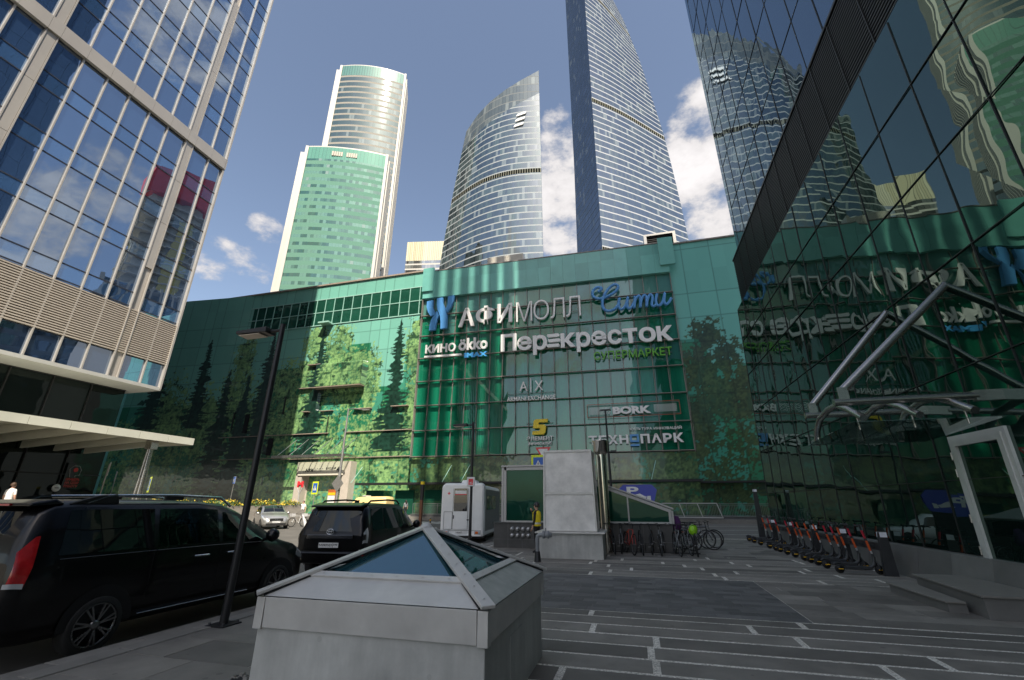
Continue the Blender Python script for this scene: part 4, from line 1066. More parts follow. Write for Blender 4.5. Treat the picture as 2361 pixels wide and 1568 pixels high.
# unfinished tower that only the mirror glass across the street shows
UC = thing('unfinished_tower', 'unfinished concrete tower wrapped in red at the top, mirrored in the blue office glass', 'tower', (139, 126, 0), 115)
m_conc = pm('raw_concrete', (.5, .48, .42), .85, var=.2, vs=.3)
m_redw = pm('red_wrap', (.62, .07, .08), .6, var=.15, vs=.3)
cc = MB()
cc.box(-10, 10, -8, 8, 0, 134)
for z in np.arange(50, 132, 4.2):
    cc.box(-12.5, 12.5, -10.5, 10.5, z, z+.5)
    for x in np.arange(-12, 12.1, 4): cc.box(x-.25, x+.25, -10.3, -9.8, z, z+4.2)
    for y in np.arange(-10, 10.1, 4): cc.box(-12.3, -11.8, y-.25, y+.25, z, z+4.2)
cc.build('concrete_frame', m_conc, UC)
rw = MB(); rw.box(-13, 13, -11, 11, 134, 151); rw.build('red_wrap', m_redw, UC)
yl = MB(); yl.box(-12.2, -9, -10.2, -8, 30, 126); yl.box(2, 7, 8.2, 10.2, 30, 126); yl.build('yellow_infill', pm('yellow_board', (.5, .42, .12), .7, var=.2), UC)

RBk = thing('striped_block', 'office block with pale upright stripes, mirrored low in the blue office glass', 'office block', (83, 92, 0), 118)
m_rb = curtain_wall('striped_facade', 60, 2.4, (.10, .16, .22), (.14, .22, .30), (.3, .3, .3), .02, .35, .2, blind=0)
fac([[((-12, 14, z), 0, z), ((-12, 0, z), 14, z), ((12, 0, z), 38, z), ((12, 14, z), 52, z), ((-12, 14, z), 76, z)] for z in (0, 62)], 'facade', m_rb, RBk)
fb_ = MB()
for i in range(13): fb_.box(-12+i*2, -11.4+i*2, 14, 14.5, 0, 63); fb_.box(-12+i*2, -11.4+i*2, -.5, 0, 0, 63)
fb_.build('fin', m_tw, RBk)

LB = thing('low_block', 'low grey office block mirrored under the louvres of the blue glass tower', 'office block', (96, 66, 0), 118)
m_lb = curtain_wall('low_facade', 3.6, 1.8, (.03, .035, .035), (.08, .09, .09), (.14, .14, .135), .3, .06, .12, blind=.05)
fac([[((-30, 18, z), 0, z), ((-30, 0, z), 18, z), ((30, 0, z), 78, z), ((30, 18, z), 96, z), ((-30, 18, z), 156, z)] for z in (0, 50)], 'facade', m_lb, LB)
MB().box(-30, 30, .05, 17.95, 49.4, 50.1).build('roof', m_roofgrey, LB)

# ------------------------------------------------------------------ foreground: skylight, vent, garage stair
m_conc2 = pm('painted_concrete', (.56, .555, .52), .6, var=.14, vs=1.1, bump=.14, bs=14, dirt=.42, stretch=(5, 5, .8), spots=.12)
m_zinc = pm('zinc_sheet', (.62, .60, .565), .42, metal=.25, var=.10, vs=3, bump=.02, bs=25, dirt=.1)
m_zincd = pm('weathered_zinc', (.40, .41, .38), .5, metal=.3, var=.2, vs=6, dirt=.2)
m_seal = pm('black_seal', (.012, .012, .013), .5)
m_skyg = mirror_glass('skylight_glass', (.012, .055, .07), (.62, .80, .86), .30, wave=.004, wscale=1.2, rough=.008, var=.15)
SK = thing('skylight', 'low grey plinth with a four-sided glass and zinc pyramid on top, in the near foreground', 'skylight', (-2.41, 5.05, 0))
a, A_ = 1.115, 1.15
b = MB(); b.box(-a, a, -a, a, -.1, .74); b.build('plinth', m_conc2, SK, bevel=.01)
ap = Vector((0, 0, 1.47)); rz_ = .925
rim = MB()
for i in range(4):
    c0, s0 = [(1, 0), (0, 1), (-1, 0), (0, -1)][i]
    T = Matrix.Rotation(R(90*i), 4, 'Z')
    m = MB(); m.hexa([(-A_+.1, -A_+.012, .665), (A_-.1, -A_+.012, .665), (A_-.1, -A_+.07, .665), (-A_+.1, -A_+.07, .665)], [(-A_+.1, -A_, rz_-.01), (A_-.1, -A_, rz_-.01), (A_-.1, -A_+.07, rz_-.01), (-A_+.1, -A_+.07, rz_-.01)]); m.xform(T); rim.join(m)
    m = MB(); m.box(A_-.094, A_-.002, -A_+.002, -A_+.094, .655, rz_-.012); m.xform(T); rim.join(m)
rim.build('rim_flashing', m_zinc, SK, bevel=.004)
inner = MB(); inner.box(-A_+.055, A_-.055, -A_+.055, A_-.055, .7, rz_-.03); inner.build('seal', m_seal, SK)
for i in range(4):
    T = Matrix.Rotation(R(90*i), 4, 'Z')
    # the slope facing -y: from the rim corners to the apex
    def S(u, t): return Vector((u*A_*(1-t), -A_*(1-t), rz_+(1.47-rz_)*t))
    t1 = .27
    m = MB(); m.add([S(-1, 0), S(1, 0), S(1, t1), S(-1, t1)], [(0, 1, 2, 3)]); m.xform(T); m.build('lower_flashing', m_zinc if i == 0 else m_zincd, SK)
    m = MB(); m.add([S(-.985, t1+.015)-Vector((0, 0, .05)), S(.985, t1+.015)-Vector((0, 0, .05)), S(0, 1)+Vector((0, 0, .0))], [(0, 1, 2)]); m.xform(T); m.build('glass_pane', m_skyg, SK)
    m = MB(); nv = Vector((0, -(1.47-rz_), A_)).normalized()
    def bar_on(p, q, w, h, o=.0): m.bar(p+nv*(h/2+o), q+nv*(h/2+o), w, h, up=nv)
    bar_on(S(-.98, t1), S(.98, t1), .075, .02); m.xform(T); m.build('glazing_bar', m_zinc, SK, bevel=.004)
    sl_ = MB(); 
    for sx in (-1, 1):
        p, q = S(sx*.93, .02), S(sx*.5, .93); sl_.bar(S(sx*.935, 0)+nv*.006, S(sx*.55, .97)+nv*.006, .02, .014, up=nv)
    sl_.xform(T); sl_.build('gasket', m_seal, SK)
    hp = MB(); p0 = Vector((A_, -A_, rz_)); up_ = Vector((1, -1, 2.6)).normalized()
    hp.bar(p0+up_*.02, ap+up_*.012, .13, .03, up=up_); hp.xform(T); hp.build('hip_cap', m_zinc, SK, bevel=.006)
    sc_ = MB()
    for k in range(8):
        p = p0+(ap-p0)*((k+.5)/8)+up_*.038; sc_.lathe([(.0, .006), (.008, .004), (.01, 0)], 6, tuple(p))
    for k in range(6):
        p = S(-.8+k*.32, t1)+nv*.022; sc_.lathe([(.0, .006), (.008, .004), (.01, 0)], 6, tuple(p))
    sc_.xform(T); sc_.build('screws', m_zinc, SK)
tp = MB(); tp.lathe([(.0, 1.53), (.05, 1.52), (.085, 1.475)], 4); tp.build('apex_cap', m_zinc, SK)
hb = MB(); hb.box(a, a+.004, -.35, .1, .1, .55); hb.build('hatch', m_conc2, SK)

VT = thing('ventilation_shaft', 'tall tapering steel air shaft in two panels on a grey concrete plinth', 'ventilation shaft', (-2.33, 16.85, 0), 1.5)
b = MB(); b.box(-1.08, 1.08, -1.02, 1.02, -.02, .76); b.build('plinth', m_conc2, VT, bevel=.012)
m_vent = pm('stained_steel', (.74, .715, .68), .45, metal=.15, var=.2, vs=2.2, bump=.03, bs=12, dirt=.25)
b = MB(); b.box(-1.17, 1.17, -1.12, 1.12, .765, .81); b.build('drip_flashing', m_zinc, VT, bevel=.006)
def taper(z): return .88-.05*(z-.8)/2.65
b = MB()
for z0, z1 in ((.83, 2.0), (2.08, 3.44)):
    w0, w1 = taper(z0), taper(z1)
    b.hexa([(-w0, -.80, z0), (w0, -.80, z0), (w0, .8, z0), (-w0, .8, z0)][::-1], [(-w1, -.80, z1), (w1, -.80, z1), (w1, .8, z1), (-w1, .8, z1)][::-1])
b.build('sheet_panel', m_vent, VT)
b = MB()
for z in (.82, 2.0, 3.44):
    w = taper(z)+.03; b.box(-w, w, -.83, .83, z, z+.075 if z > 1 else z+.03)
for sx in (-1, 1):
    for y in (-.83, .79):
        p, q = (sx*(taper(.8)+.005), y+.02, .83), (sx*(taper(3.44)+.005), y+.02, 3.5); b.bar(p, q, .06, .05, up=(0, 1, 0))
b.build('edge_frame', m_zinc, VT, bevel=.004)
b = MB()
for i in range(13): b.box(-.42, .42, -.806, -.80, 2.3+i*.075, 2.315+i*.075)
b.build('vent_slots', m_vent, VT)
CH = thing('flue_pipe', 'shiny steel flue pipe with a wider collar, rising behind the air shaft', 'pipe', (-1.24, 17.95, 0))
m_chrome = pm('polished_steel', (.62, .58, .50), .12, metal=1, var=.08)
MB().lathe([(.20, 0), (.20, 3.55)], 20).build('pipe', m_chrome, CH)
MB().lathe([(.20, 3.5), (.29, 3.62), (.29, 4.0), (.305, 4.02), (.305, 4.06), (.27, 4.06), (.27, 3.8), (0, 3.8)], 20).build('collar', m_chrome, CH)
SPI = thing('dry_riser', 'grey standpipe with a capped valve and black foot in front of the air shaft', 'standpipe', (-3.2, 14.85, 0))
m_gpipe = pm('grey_enamel', (.24, .25, .26), .4, var=.1)
MB().lathe([(.115, 0), (.08, .28), (.075, .3)], 14).build('foot', m_dark, SPI)
MB().tube([(0, 0, .28), (0, 0, .66), (.02, 0, .73), (.07, 0, .77), (.22, 0, .78)], .065, 12).build('pipe', m_gpipe, SPI)
b = MB(); b.lathe([(0, .18), (.12, .18), (.12, .24), (.09, .25), (.09, .33), (.12, .34), (.12, .38), (.07, .4), (.07, .47), (0, .48)], 12, (0, 0, .78), 'x'); b.tube([(.28, 0, .85), (.28, 0, .98)], .02, 6); b.build('valve', m_gpipe, SPI)

m_cgreen = mirror_glass('green_float_glass', (.008, .05, .032), (.5, .8, .65), .045, wave=.004, wscale=.8, rough=.006, var=.3)
m_tile = pm('charcoal_tile', (.075, .073, .07), .5, var=.15, vs=3, dirt=.15)
m_wframe = pm('pale_frame', (.46, .45, .43), .45, metal=.2, var=.06)
GS = thing('garage_stair', 'wedge-shaped green glass stair shelter with pale frames on a charcoal base', 'stair shelter')
b = MB(); b.box(-5.9, 1.2, 18.85, 21.2, -.1, .93); b.build('base', m_tile, GS)
b = MB()
for x in np.arange(-5.9, 1.2, .6): b.box(x, x+.012, 18.84, 18.852, 0, .93)
b.box(-5.9, 1.2, 18.84, 18.852, .32, .33); b.build('tile_joint', pm('tile_joint', (.16, .16, .155), .7), GS)
MB().box(-5.95, 1.25, 18.8, 21.25, .932, .965).build('coping', m_tile, GS)
zt = lambda x: 3.16 if x < -3.4 else 3.16-(x+3.4)*(3.16-1.46)/(4.58)
def gpane(x0, x1, Y): return [(x0, Y, .98), (x1, Y, .98), (x1, Y, zt(x1)-.1), (x0, Y, zt(x0)-.1)]
for x0, x1 in ((-5.4, -3.45), (-3.4, -2.0), (-1.95, -.42), (-.36, 1.12)):
    for Y in (19.0, 21.1):
        m = MB(); m.hexa(gpane(x0, x1, Y), [(p[0], Y+.02, p[2]) for p in gpane(x0, x1, Y)]); m.build('glass_pane', m_cgreen, GS)
f = MB()
for Y in (18.95, 21.1):
    f.box(-5.52, -5.4, Y, Y+.12, .97, 3.2); f.box(-5.62, -5.53, Y, Y+.12, .97, 3.26); f.box(1.1, 1.2, Y, Y+.12, .97, 1.46); f.box(1.21, 1.28, Y, Y+.12, .97, 1.44)
    f.box(-.42, -.36, Y, Y+.1, .97, zt(-.4)-.02); f.box(-5.4, 1.1, Y, Y+.09, .967, 1.03)
    f.bar((-3.45, Y+.06, 3.11), (1.2, Y+.06, 1.42), .13, .12); f.box(-5.5, -3.45, Y, Y+.12, 3.05, 3.18)
f.build('frame', m_wframe, GS, bevel=.004)
rf = MB(); rf.hexa([(-3.5, 18.9, 3.19), (1.3, 18.9, 1.48), (1.3, 21.25, 1.48), (-3.5, 21.25, 3.19)][::-1], [(-3.5, 18.9, 3.25), (1.3, 18.9, 1.54), (1.3, 21.25, 1.54), (-3.5, 21.25, 3.25)][::-1]); rf.box(-5.62, -3.5, 18.9, 21.25, 3.19, 3.25); rf.build('roof_sheet', m_wframe, GS)
MB().box(-5.5, -5.45, 19.1, 21.1, .98, 3.1).build('glass_pane', m_cgreen, GS)
nz = MB()
for i in range(4):
    for j in range(2):
        c = (-5.1+i*.23, 18.84, .72-j*.24); nz.lathe([(.085, 0), (.085, -.03), (.055, -.04), (.055, -.1), (.07, -.11), (.07, -.14), (0, -.14)], 10, c, 'y')
nz.build('hose_couplings', pm('cast_aluminium', (.5, .5, .5), .4, metal=.6), GS)
# dark panel added inside so the glass reads deep
MB().box(-5.3, .9, 20.2, 20.3, .97, 1.5).build('dark_backing', m_dark, GS)

PS = thing('parking_sign', 'big blue eight-sided parking sign with a white P and a white pointing hand', 'sign', (0, 25.2, 0))
m_pblue = pm('parking_blue', (.07, .09, .47), .4, var=.06)
poly = [(-.95, 2.38), (-.68, 2.62), (.78, 2.62), (1.02, 2.36), (.82, 1.72), (-.7, 1.72), (-.95, 1.95)]
MB().prism(poly, 0, .1).build('panel', m_pblue, PS)
place(text_mb('P', .62, .42, .012, .03), (-.52, -.014, 2.1)).build('lettering', m_white, PS)
mb = MB(); mb.add([(-.1, -.01, 2.12), (.15, -.01, 2.18), (.35, -.01, 2.06), (.5, -.01, 2.02), (.4, -.01, 1.92), (.1, -.01, 1.96)], [(0, 5, 4, 3, 2, 1)]); mb.add([(.52, -.01, 2.06), (.68, -.01, 2.06), (.68, -.01, 1.86), (.46, -.01, 1.9)], [(0, 3, 2, 1)]); mb.build('hand_symbol', m_white, PS)
b = MB(); b.box(-.75, .78, .02, .12, RZ, 1.71); b.build('base_panel', m_dark, PS)

# ------------------------------------------------------------------ lamps, signs, posts
m_pole = pm('anthracite_pole', (.028, .028, .030), .4, metal=.3, var=.15)
def lamp(name, label, x, y, h=4.95, arm=1.0, group=None, mat=m_pole):
    t = thing(name, label, 'street lamp', (x, y, 0), 0, group)
    MB().lathe([(.062, 0), (.058, .9), (.048, h)], 14).build('pole', mat, t)
    b = MB(); b.box(-.17, .17, -.17, .17, 0, .018)
    for sx in (-1, 1):
        for sy in (-1, 1): b.lathe([(.018, .0), (.018, .05), (0, .05)], 6, (sx*.13, sy*.13, 0))
    b.build('base_plate', mat, t)
    a_ = MB(); a_.tube([(0, 0, h-.12), (-.28, 0, h-.12)], .03, 8); a_.build('arm', mat, t)
    hd = MB(); hd.hexa([(-.26, -.13, h-.17), (-arm, -.14, h-.15), (-arm, .14, h-.15), (-.26, .13, h-.17)][::-1], [(-.26, -.13, h-.06), (-arm, -.14, h-.09), (-arm, .14, h-.09), (-.26, .13, h-.06)][::-1]); ho = hd.build('lamp_head', mat, t, bevel=.01)
    MB().box(-arm+.05, -.42, -.11, .11, h-.185, h-.172).build('lens', pm('lamp_lens', (.65, .55, .42), .35), ho)
    return t
lamp('street_lamp', 'near black street lamp on the kerb beside the black van', -6.26, 6.28, 4.95, .95, 'black street lamps along the plaza')
l2 = lamp('street_lamp', 'farther black street lamp carrying a small white and red panel, before the white medical bus', -6.5, 17.6, 4.98, .9, 'black street lamps along the plaza')
m_wbox = pm('white_box', (.72, .71, .70), .4, var=.03); m_redp = pm('red_panel', (.72, .04, .05), .45)
ib = thing('info_panel', 'small white square panel with a red field fixed to the farther black lamp post', 'sign', (-6.48, 17.5, 2.35))
MB().box(-.17, .17, -.06, 0, 0, .36).build('box', m_wbox, ib, bevel=.02)
MB().box(-.09, .10, -.066, -.061, .06, .29).build('red_field', m_redp, ib)
place(text_mb('К-', .13, .08, .004, .02), (-.03, -.071, .09)).build('lettering', m_wbox, ib)

m_gpole = pm('galvanised', (.34, .33, .31), .45, metal=.6, var=.1)
m_signy = pm('sign_fluor_yellow', (.75, .85, .02), .4); m_signb = pm('sign_road_blue', (.02, .12, .50), .35); m_signw = pm('sign_face_white', (.78, .78, .76), .4); m_blk = pm('sign_black', (.012, .012, .012), .5)
def walker(t, y, s=1.0, cx=0, cz=0):
    mb = MB(); mb.add([(cx-.27*s, y, cz-.24*s), (cx+.27*s, y, cz-.24*s), (cx, y, cz+.27*s)], [(0, 1, 2)]); mb.build('white_triangle', m_signw, t)
    mb = MB(); y2 = y-.004
    mb.disc((cx, y2, cz+.12*s), (0, -1, 0), .03*s, 8)
    for a_, b_ in (((0, .09), (0, -.03)), ((0, -.03), (-.1, -.2)), ((0, -.03), (.08, -.2)), ((0, .06), (-.08, -.02)), ((0, .06), (.08, .0))):
        mb.bar((cx+a_[0]*s, y2, cz+a_[1]*s), (cx+b_[0]*s, y2, cz+b_[1]*s), .028*s, .004, up=(0, 1, 0))
    mb.build('walker_symbol', m_blk, t)
def crossing_sign(label, x, y, z, s, post_to, rz=0, group='yellow-edged crossing signs', mirror=False):
    t = thing('crossing_sign', label, 'road sign', (x, y, 0), rz, group)
    MB().box(-.5*s, .5*s, -.01, 0, z-.62*s, z+.62*s).build('yellow_board', m_signy, t)
    MB().box(-.36*s, .36*s, -.016, -.011, z-.46*s, z+.46*s).build('blue_panel', m_signb, t)
    walker(t, -.021, s, 0, z)
    MB().tube([(0, .05, post_to), (0, .05, z+.5*s)], .038, 8).build('post', m_gpole, t); return t
crossing_sign('yellow-edged blue crossing sign in front of the shopping centre entrance', -29.4, 37.0, 3.02, .92, RZ, -18)
crossing_sign('yellow-edged blue crossing sign beside the three-legged canopy column', -33.4, 24.6, 2.92, .85, 1.0, -30)
crossing_sign('yellow-edged crossing sign mostly hidden by the left edge of the steel air shaft', -5.88, 28, 4.02, .9, RZ, -4)
def hump_sign(label, x, y, z, s, post_to, rz):
    t = thing('speed_bump_sign', label, 'road sign', (x, y, 0), rz, 'blue speed bump signs')
    MB().box(-.42*s, .42*s, -.01, 0, z-.42*s, z+.42*s).build('blue_panel', m_signb, t)
    MB().box(-.44*s, .44*s, 0, .01, z-.44*s, z+.44*s).build('edge', m_signw, t)
    mb = MB(); mb.add([(-.27*s, -.015, z-.25*s), (.27*s, -.015, z-.25*s), (0, -.015, z+.27*s)], [(0, 1, 2)]); mb.build('white_triangle', m_signw, t)
    mb = MB(); mb.add([(-.16*s, -.02, z-.18*s), (.16*s, -.02, z-.18*s), (.09*s, -.02, z-.1*s), (-.09*s, -.02, z-.1*s)], [(0, 1, 2, 3)]); mb.build('bump_symbol', m_blk, t)
    MB().tube([(0, .04, post_to), (0, .04, z+.4*s)], .035, 8).build('post', m_gpole, t)
hump_sign('blue speed bump sign behind the blank white board at the left', -45.5, 30.3, 3.95, 1.0, 1.0, -35)
hump_sign('blue speed bump sign just left of the near black lamp post', -40.5, 38.3, 3.9, .82, RZ, -25)
wt = thing('road_sign_back', 'blank white back of a road sign on a thin leaning post near the red poster', 'road sign', (-29.0, 18.85, .85), -30)
MB().box(-.36, .36, 0, .015, 2.3, 3.05).build('board', m_signw, wt, bevel=.02)
MB().tube([(-.02, -.03, -.1), (0, -.03, 2.95)], .035, 8).build('post', m_gpole, wt)
cl_ = thing('wall_clock', 'small round white badge on the dark glass near the red poster', 'badge', (-34.4, 19.8, 2.57)); MB().lathe([(0, .06), (.2, .06), (.22, .03), (.22, 0)], 16, (0, 0, 0), 'x').build('disc', m_signw, cl_); MB().cbox((.07, 0, 0), (.01, .22, .04)).build('bar', m_blk, cl_)
yt = thing('give_way_sign', 'red-edged white downward triangle above the crossing sign behind the air shaft', 'road sign', (-5.55, 28, 0))
MB().prism([(-.5, 5.05), (.5, 5.05), (0, 4.2)], 0, .01).build('red_edge', m_redp, yt); MB().prism([(-.33, 4.95), (.33, 4.95), (0, 4.4)], -.006, -.001).build('white_face', m_signw, yt); MB().tube([(0, .04, RZ), (0, .04, 5.0)], .038, 8).build('post', m_gpole, yt)
# tall lamp by the entrance with a sign back, and one behind the flue
tl = thing('street_lamp', 'tall grey street lamp in front of the entrance, carrying a grey diamond sign back', 'street lamp', (-26.3, 36.2, 0))
MB().lathe([(.15, RZ), (.14, 3), (.06, 10.3)], 12).build('pole', m_gpole, tl)
MB().tube([(0, 0, 10.1), (.5, -.1, 10.25), (2.0, -.3, 10.0)], .04, 8).build('arm', m_gpole, tl); MB().cbox((2.2, -.32, 9.98), (.7, .22, .1)).build('lamp_head', m_gpole, tl)
MB().hexa([(0, -.17, 2.6), (.62, -.17, 3.35), (0, -.17, 4.1), (-.62, -.17, 3.35)], [(0, -.15, 2.6), (.62, -.15, 3.35), (0, -.15, 4.1), (-.62, -.15, 3.35)]).build('diamond_sign', m_gpole, tl)
tl = thing('street_lamp', 'dark street lamp post with a small camera, behind the shiny flue pipe', 'street lamp', (-1.72, 33, 0))
MB().lathe([(.10, RZ), (.09, 3), (.06, 8.2)], 10).build('pole', m_pole, tl); MB().cbox((0, 0, 8.22), (.8, .2, .1)).build('lamp_head', m_pole, tl)
c_ = MB(); c_.cbox((.35, -.05, 5.2), (.4, .14, .12)); c_.tube([(0, 0, 5.15), (.3, -.05, 5.2)], .03, 6); c_.build('camera', m_pole, tl)
bp_ = thing('barrier_post', 'rusty brown post with a black top and yellow cap, left of the white medical bus', 'post', (-14.9, 30.2, 0))
MB().box(-.09, .09, -.09, .09, RZ, 1.9).build('shaft', pm('rust_brown', (.16, .065, .03), .6, var=.25), bp_); MB().box(-.1, .1, -.1, .1, 1.9, 2.95).build('upper', m_dark, bp_); MB().box(-.11, .11, -.11, .11, 2.95, 3.15).build('cap', m_yel, bp_)
m_bky = pm('bollard_yellow', (.75, .42, .02), .5)
def bollard(label, x, y, h=.75):
    t = thing('bollard', label, 'bollard', (x, y, RZ), 0, 'black and yellow bollards')
    MB().lathe([(.05, 0), (.05, h), (.03, h+.03), (0, h+.03)], 10).build('post', m_dark, t)
    for k in range(3): MB().lathe([(.053, .12+k*.24), (.053, .24+k*.24)], 10).build('band', m_bky, t)
bollard('black and yellow bollard between the van nose and the black off-roader', -17.9, 22.6, .95)
bollard('black and yellow bollard just right of the rusty brown post', -14.5, 31)
bollard('black and yellow bollard seen past the bonnet of the black off-roader', -17.0, 31.4)

# fence along the shopping centre
m_fence = pm('fence_steel', (.22, .23, .23), .45, metal=.6, var=.1)
def fence(label, x0, x1, y, z):
    t = thing('railing', label, 'fence', (x0, y, z)); L = x1-x0
    r = MB(); r.bar((0, 0, 1.15), (L, 0, 1.15), .06, .06); r.bar((0, 0, 1.0), (L, 0, 1.0), .03, .03); r.bar((0, 0, .12), (L, 0, .12), .03, .03); r.build('rail', m_fence, t)
    b = MB(); x = .0
    while x < L: b.cbox((x, 0, .56), (.022, .022, .88)); x += .14
    o = b.build('infill_bars', m_fence, t)
    x = 0
    while x <= L: MB().cbox((x, 0, .55), (.05, .05, 1.2)).build('post', m_fence, t); x += 3.0
fence('steel railing along the shopping centre, left of the white medical bus', -24.5, -10, 47.6, .45)
fence('steel railing along the shopping centre, right of the blue parking sign', -1.5, 24, 47.6, .45)
kw = thing('retaining_wall', 'low dark wall carrying the steel railings along the shopping centre', 'wall')
MB().box(-24.6, 24, 47.35, 47.9, .2, .46).build('wall', pm('dark_concrete', (.1, .1, .1), .8, var=.15), kw); MB().box(-24.65, 24, 47.3, 47.95, .462, .52).build('coping', m_fence, kw)
wr = thing('glass_railing', 'pale framed slanted panel at the railing behind the bicycles', 'railing', (2.2, 46.8, .3))
f_ = MB()
for x in (0, 1.7, 3.3, 5.0): f_.bar((x+.25, 0, .1), (x-.1, .1, 1.35), .09, .06)
f_.bar((0, .1, 1.35), (4.9, .1, 1.35), .08, .08); f_.bar((.2, 0, .1), (5.3, 0, .1), .08, .1); f_.build('frame', m_wframe, wr)
ms_ = thing('metro_sign', 'red letter M on a white post at the left of the entrance', 'sign', (-36.3, 43.2, 0))
mb = text_mb('M', .78, .66, .1, .05); place(mb, (-.4, -.05, 3.3)).build('lettering', m_redp, ms_)
MB().tube([(0, 0, .0), (0, 0, 2.6), (-.35, 0, 3.25)], .05, 8).build('post', m_wframe, ms_); MB().tube([(0, 0, 2.6), (.35, 0, 3.25)], .05, 8).build('fork', m_wframe, ms_)

# flower bed on the terrace edge
m_plant = pm('planter', (.32, .29, .25), .8, var=.12, dirt=.2)
fb = thing('flower_planter', 'long planter of yellow flowers on the farther terrace edge, left of the silver car', 'planter', (-34.1, 0, 0))
MB().box(-.55, .55, 25.5, 40.6, 1.0, 1.45).build('trough', m_plant, fb)
def leaves(name, n, xr, yr, z0, z1, size, mats, parent):
    mb = MB(); r = random.Random(n)
    for i in range(n):
        x, y = r.uniform(*xr), r.uniform(*yr); z = z0+(z1-z0)*r.random()**1.2*(.55+.45*math.sin(y*2.1+x)*math.sin(y*.7))
        a_, b_ = Vector((r.gauss(0, 1), r.gauss(0, 1), r.gauss(0, .6))).normalized()*size*r.uniform(.5, 1.2), Vector((r.gauss(0, 1), r.gauss(0, 1), r.gauss(0, 1))).normalized()*size*r.uniform(.3, .7)
        p = Vector((x, y, z)); mb.add([p-a_*.5, p+b_*.5, p+a_*.5, p-b_*.5], [(0, 1, 2, 3)], tone=r.random())
    o = mb.build(name, mats, parent); o['kind'] = 'stuff'; return o
leaves('leaves', 3200, (-.6, .6), (25.5, 40.6), 1.4, 2.05, .22, pm('leaf_green', (.05, .12, .03), .6, var=.3, tone=.5), fb)
leaves('flowers', 1500, (-.6, .65), (25.5, 40.6), 1.5, 2.15, .17, pm('petal_yellow', (.72, .52, .05), .6, var=.2, tone=.3), fb)

hp_ = thing('hedge_planter', 'long planter of green plants behind the roof of the black van', 'planter', (-26.0, 0, 0))
MB().box(-.5, .5, 3, 22.5, 1.0, 1.4).build('trough', m_plant, hp_)
leaves('leaves', 2000, (-.55, .55), (3, 22.5), 1.35, 1.95, .2, pm('leaf_green', (.05, .12, .03), .6), hp_)
leaves('flowers', 260, (-.55, .55), (15, 22.5), 1.5, 2.0, .15, pm('petal_yellow', (.72, .52, .05), .6), hp_)

hl = thing('paving_hole', 'small broken hole with rubble in the paving left of the skylight', 'hole', (-4.25, 4.62, 0))
b = MB(); b.add([(.11*math.cos(q)*(1+.3*math.sin(3*q)), .08*math.sin(q), .004) for q in np.linspace(0, 6.28, 13)[:-1]], [tuple(range(12))]); b.build('hollow', m_black, hl)
for i in range(9):
    q = random.uniform(0, 6.28); r_ = random.uniform(.02, .13); c = (r_*math.cos(q), r_*.8*math.sin(q)); s_ = random.uniform(.012, .028)
    MB().hexa([(c[0]-s_, c[1]-s_, .0), (c[0]+s_, c[1]-s_*.7, 0), (c[0]+s_*.8, c[1]+s_, 0), (c[0]-s_, c[1]+s_*.8, 0)][::-1], [(c[0]-s_*.6, c[1]-s_*.5, s_), (c[0]+s_*.6, c[1]-s_*.6, s_*.8), (c[0]+s_*.5, c[1]+s_*.6, s_), (c[0]-s_*.5, c[1]+s_*.5, s_*.7)][::-1]).build('rubble', m_gran, hl)

# ------------------------------------------------------------------ vehicles
m_carblk = pm('black_car_paint', (.003, .003, .0035), .3, var=.1, coat=.4, ior=1.3)
m_silver = pm('silver_car_paint', (.46, .45, .43), .3, metal=.65, var=.04, coat=1.0)
m_cream_p = pm('cream_car_paint', (.80, .60, .26), .4, var=.04, coat=.4)
m_white_p = pm('white_car_paint', (.84, .84, .83), .35, var=.04, coat=.5, dirt=.06)
m_cargl = mirror_glass('car_glass', (.008, .009, .01), (.8, .85, .85), .06, wave=.0, var=.2)
m_clear = clear_glass('car_clear_glass', (.30, .36, .33), .05)
m_tyre = pm('tyre_rubber', (.018, .018, .018), .8, var=.2, bump=.1, bs=60)
m_rim = pm('alloy_rim', (.22, .22, .22), .28, metal=.9, var=.1)
m_rimd = pm('dark_rim', (.02, .02, .021), .4, metal=.6)
m_plast = pm('black_plastic', (.012, .012, .012), .6, var=.15)
m_tail = pm('red_lens', (.45, .012, .015), .15, var=.2, vs=12, coat=1.0)
m_lens = pm('clear_lens', (.62, .64, .66), .12, metal=.3, var=.1, vs=12, coat=1.0)
m_orange = pm('orange_lens', (.75, .16, .02), .25, coat=.6)
m_chr = pm('chrome_trim', (.62, .63, .65), .12, metal=1)
m_plate = pm('plate_white', (.78, .78, .76), .4)

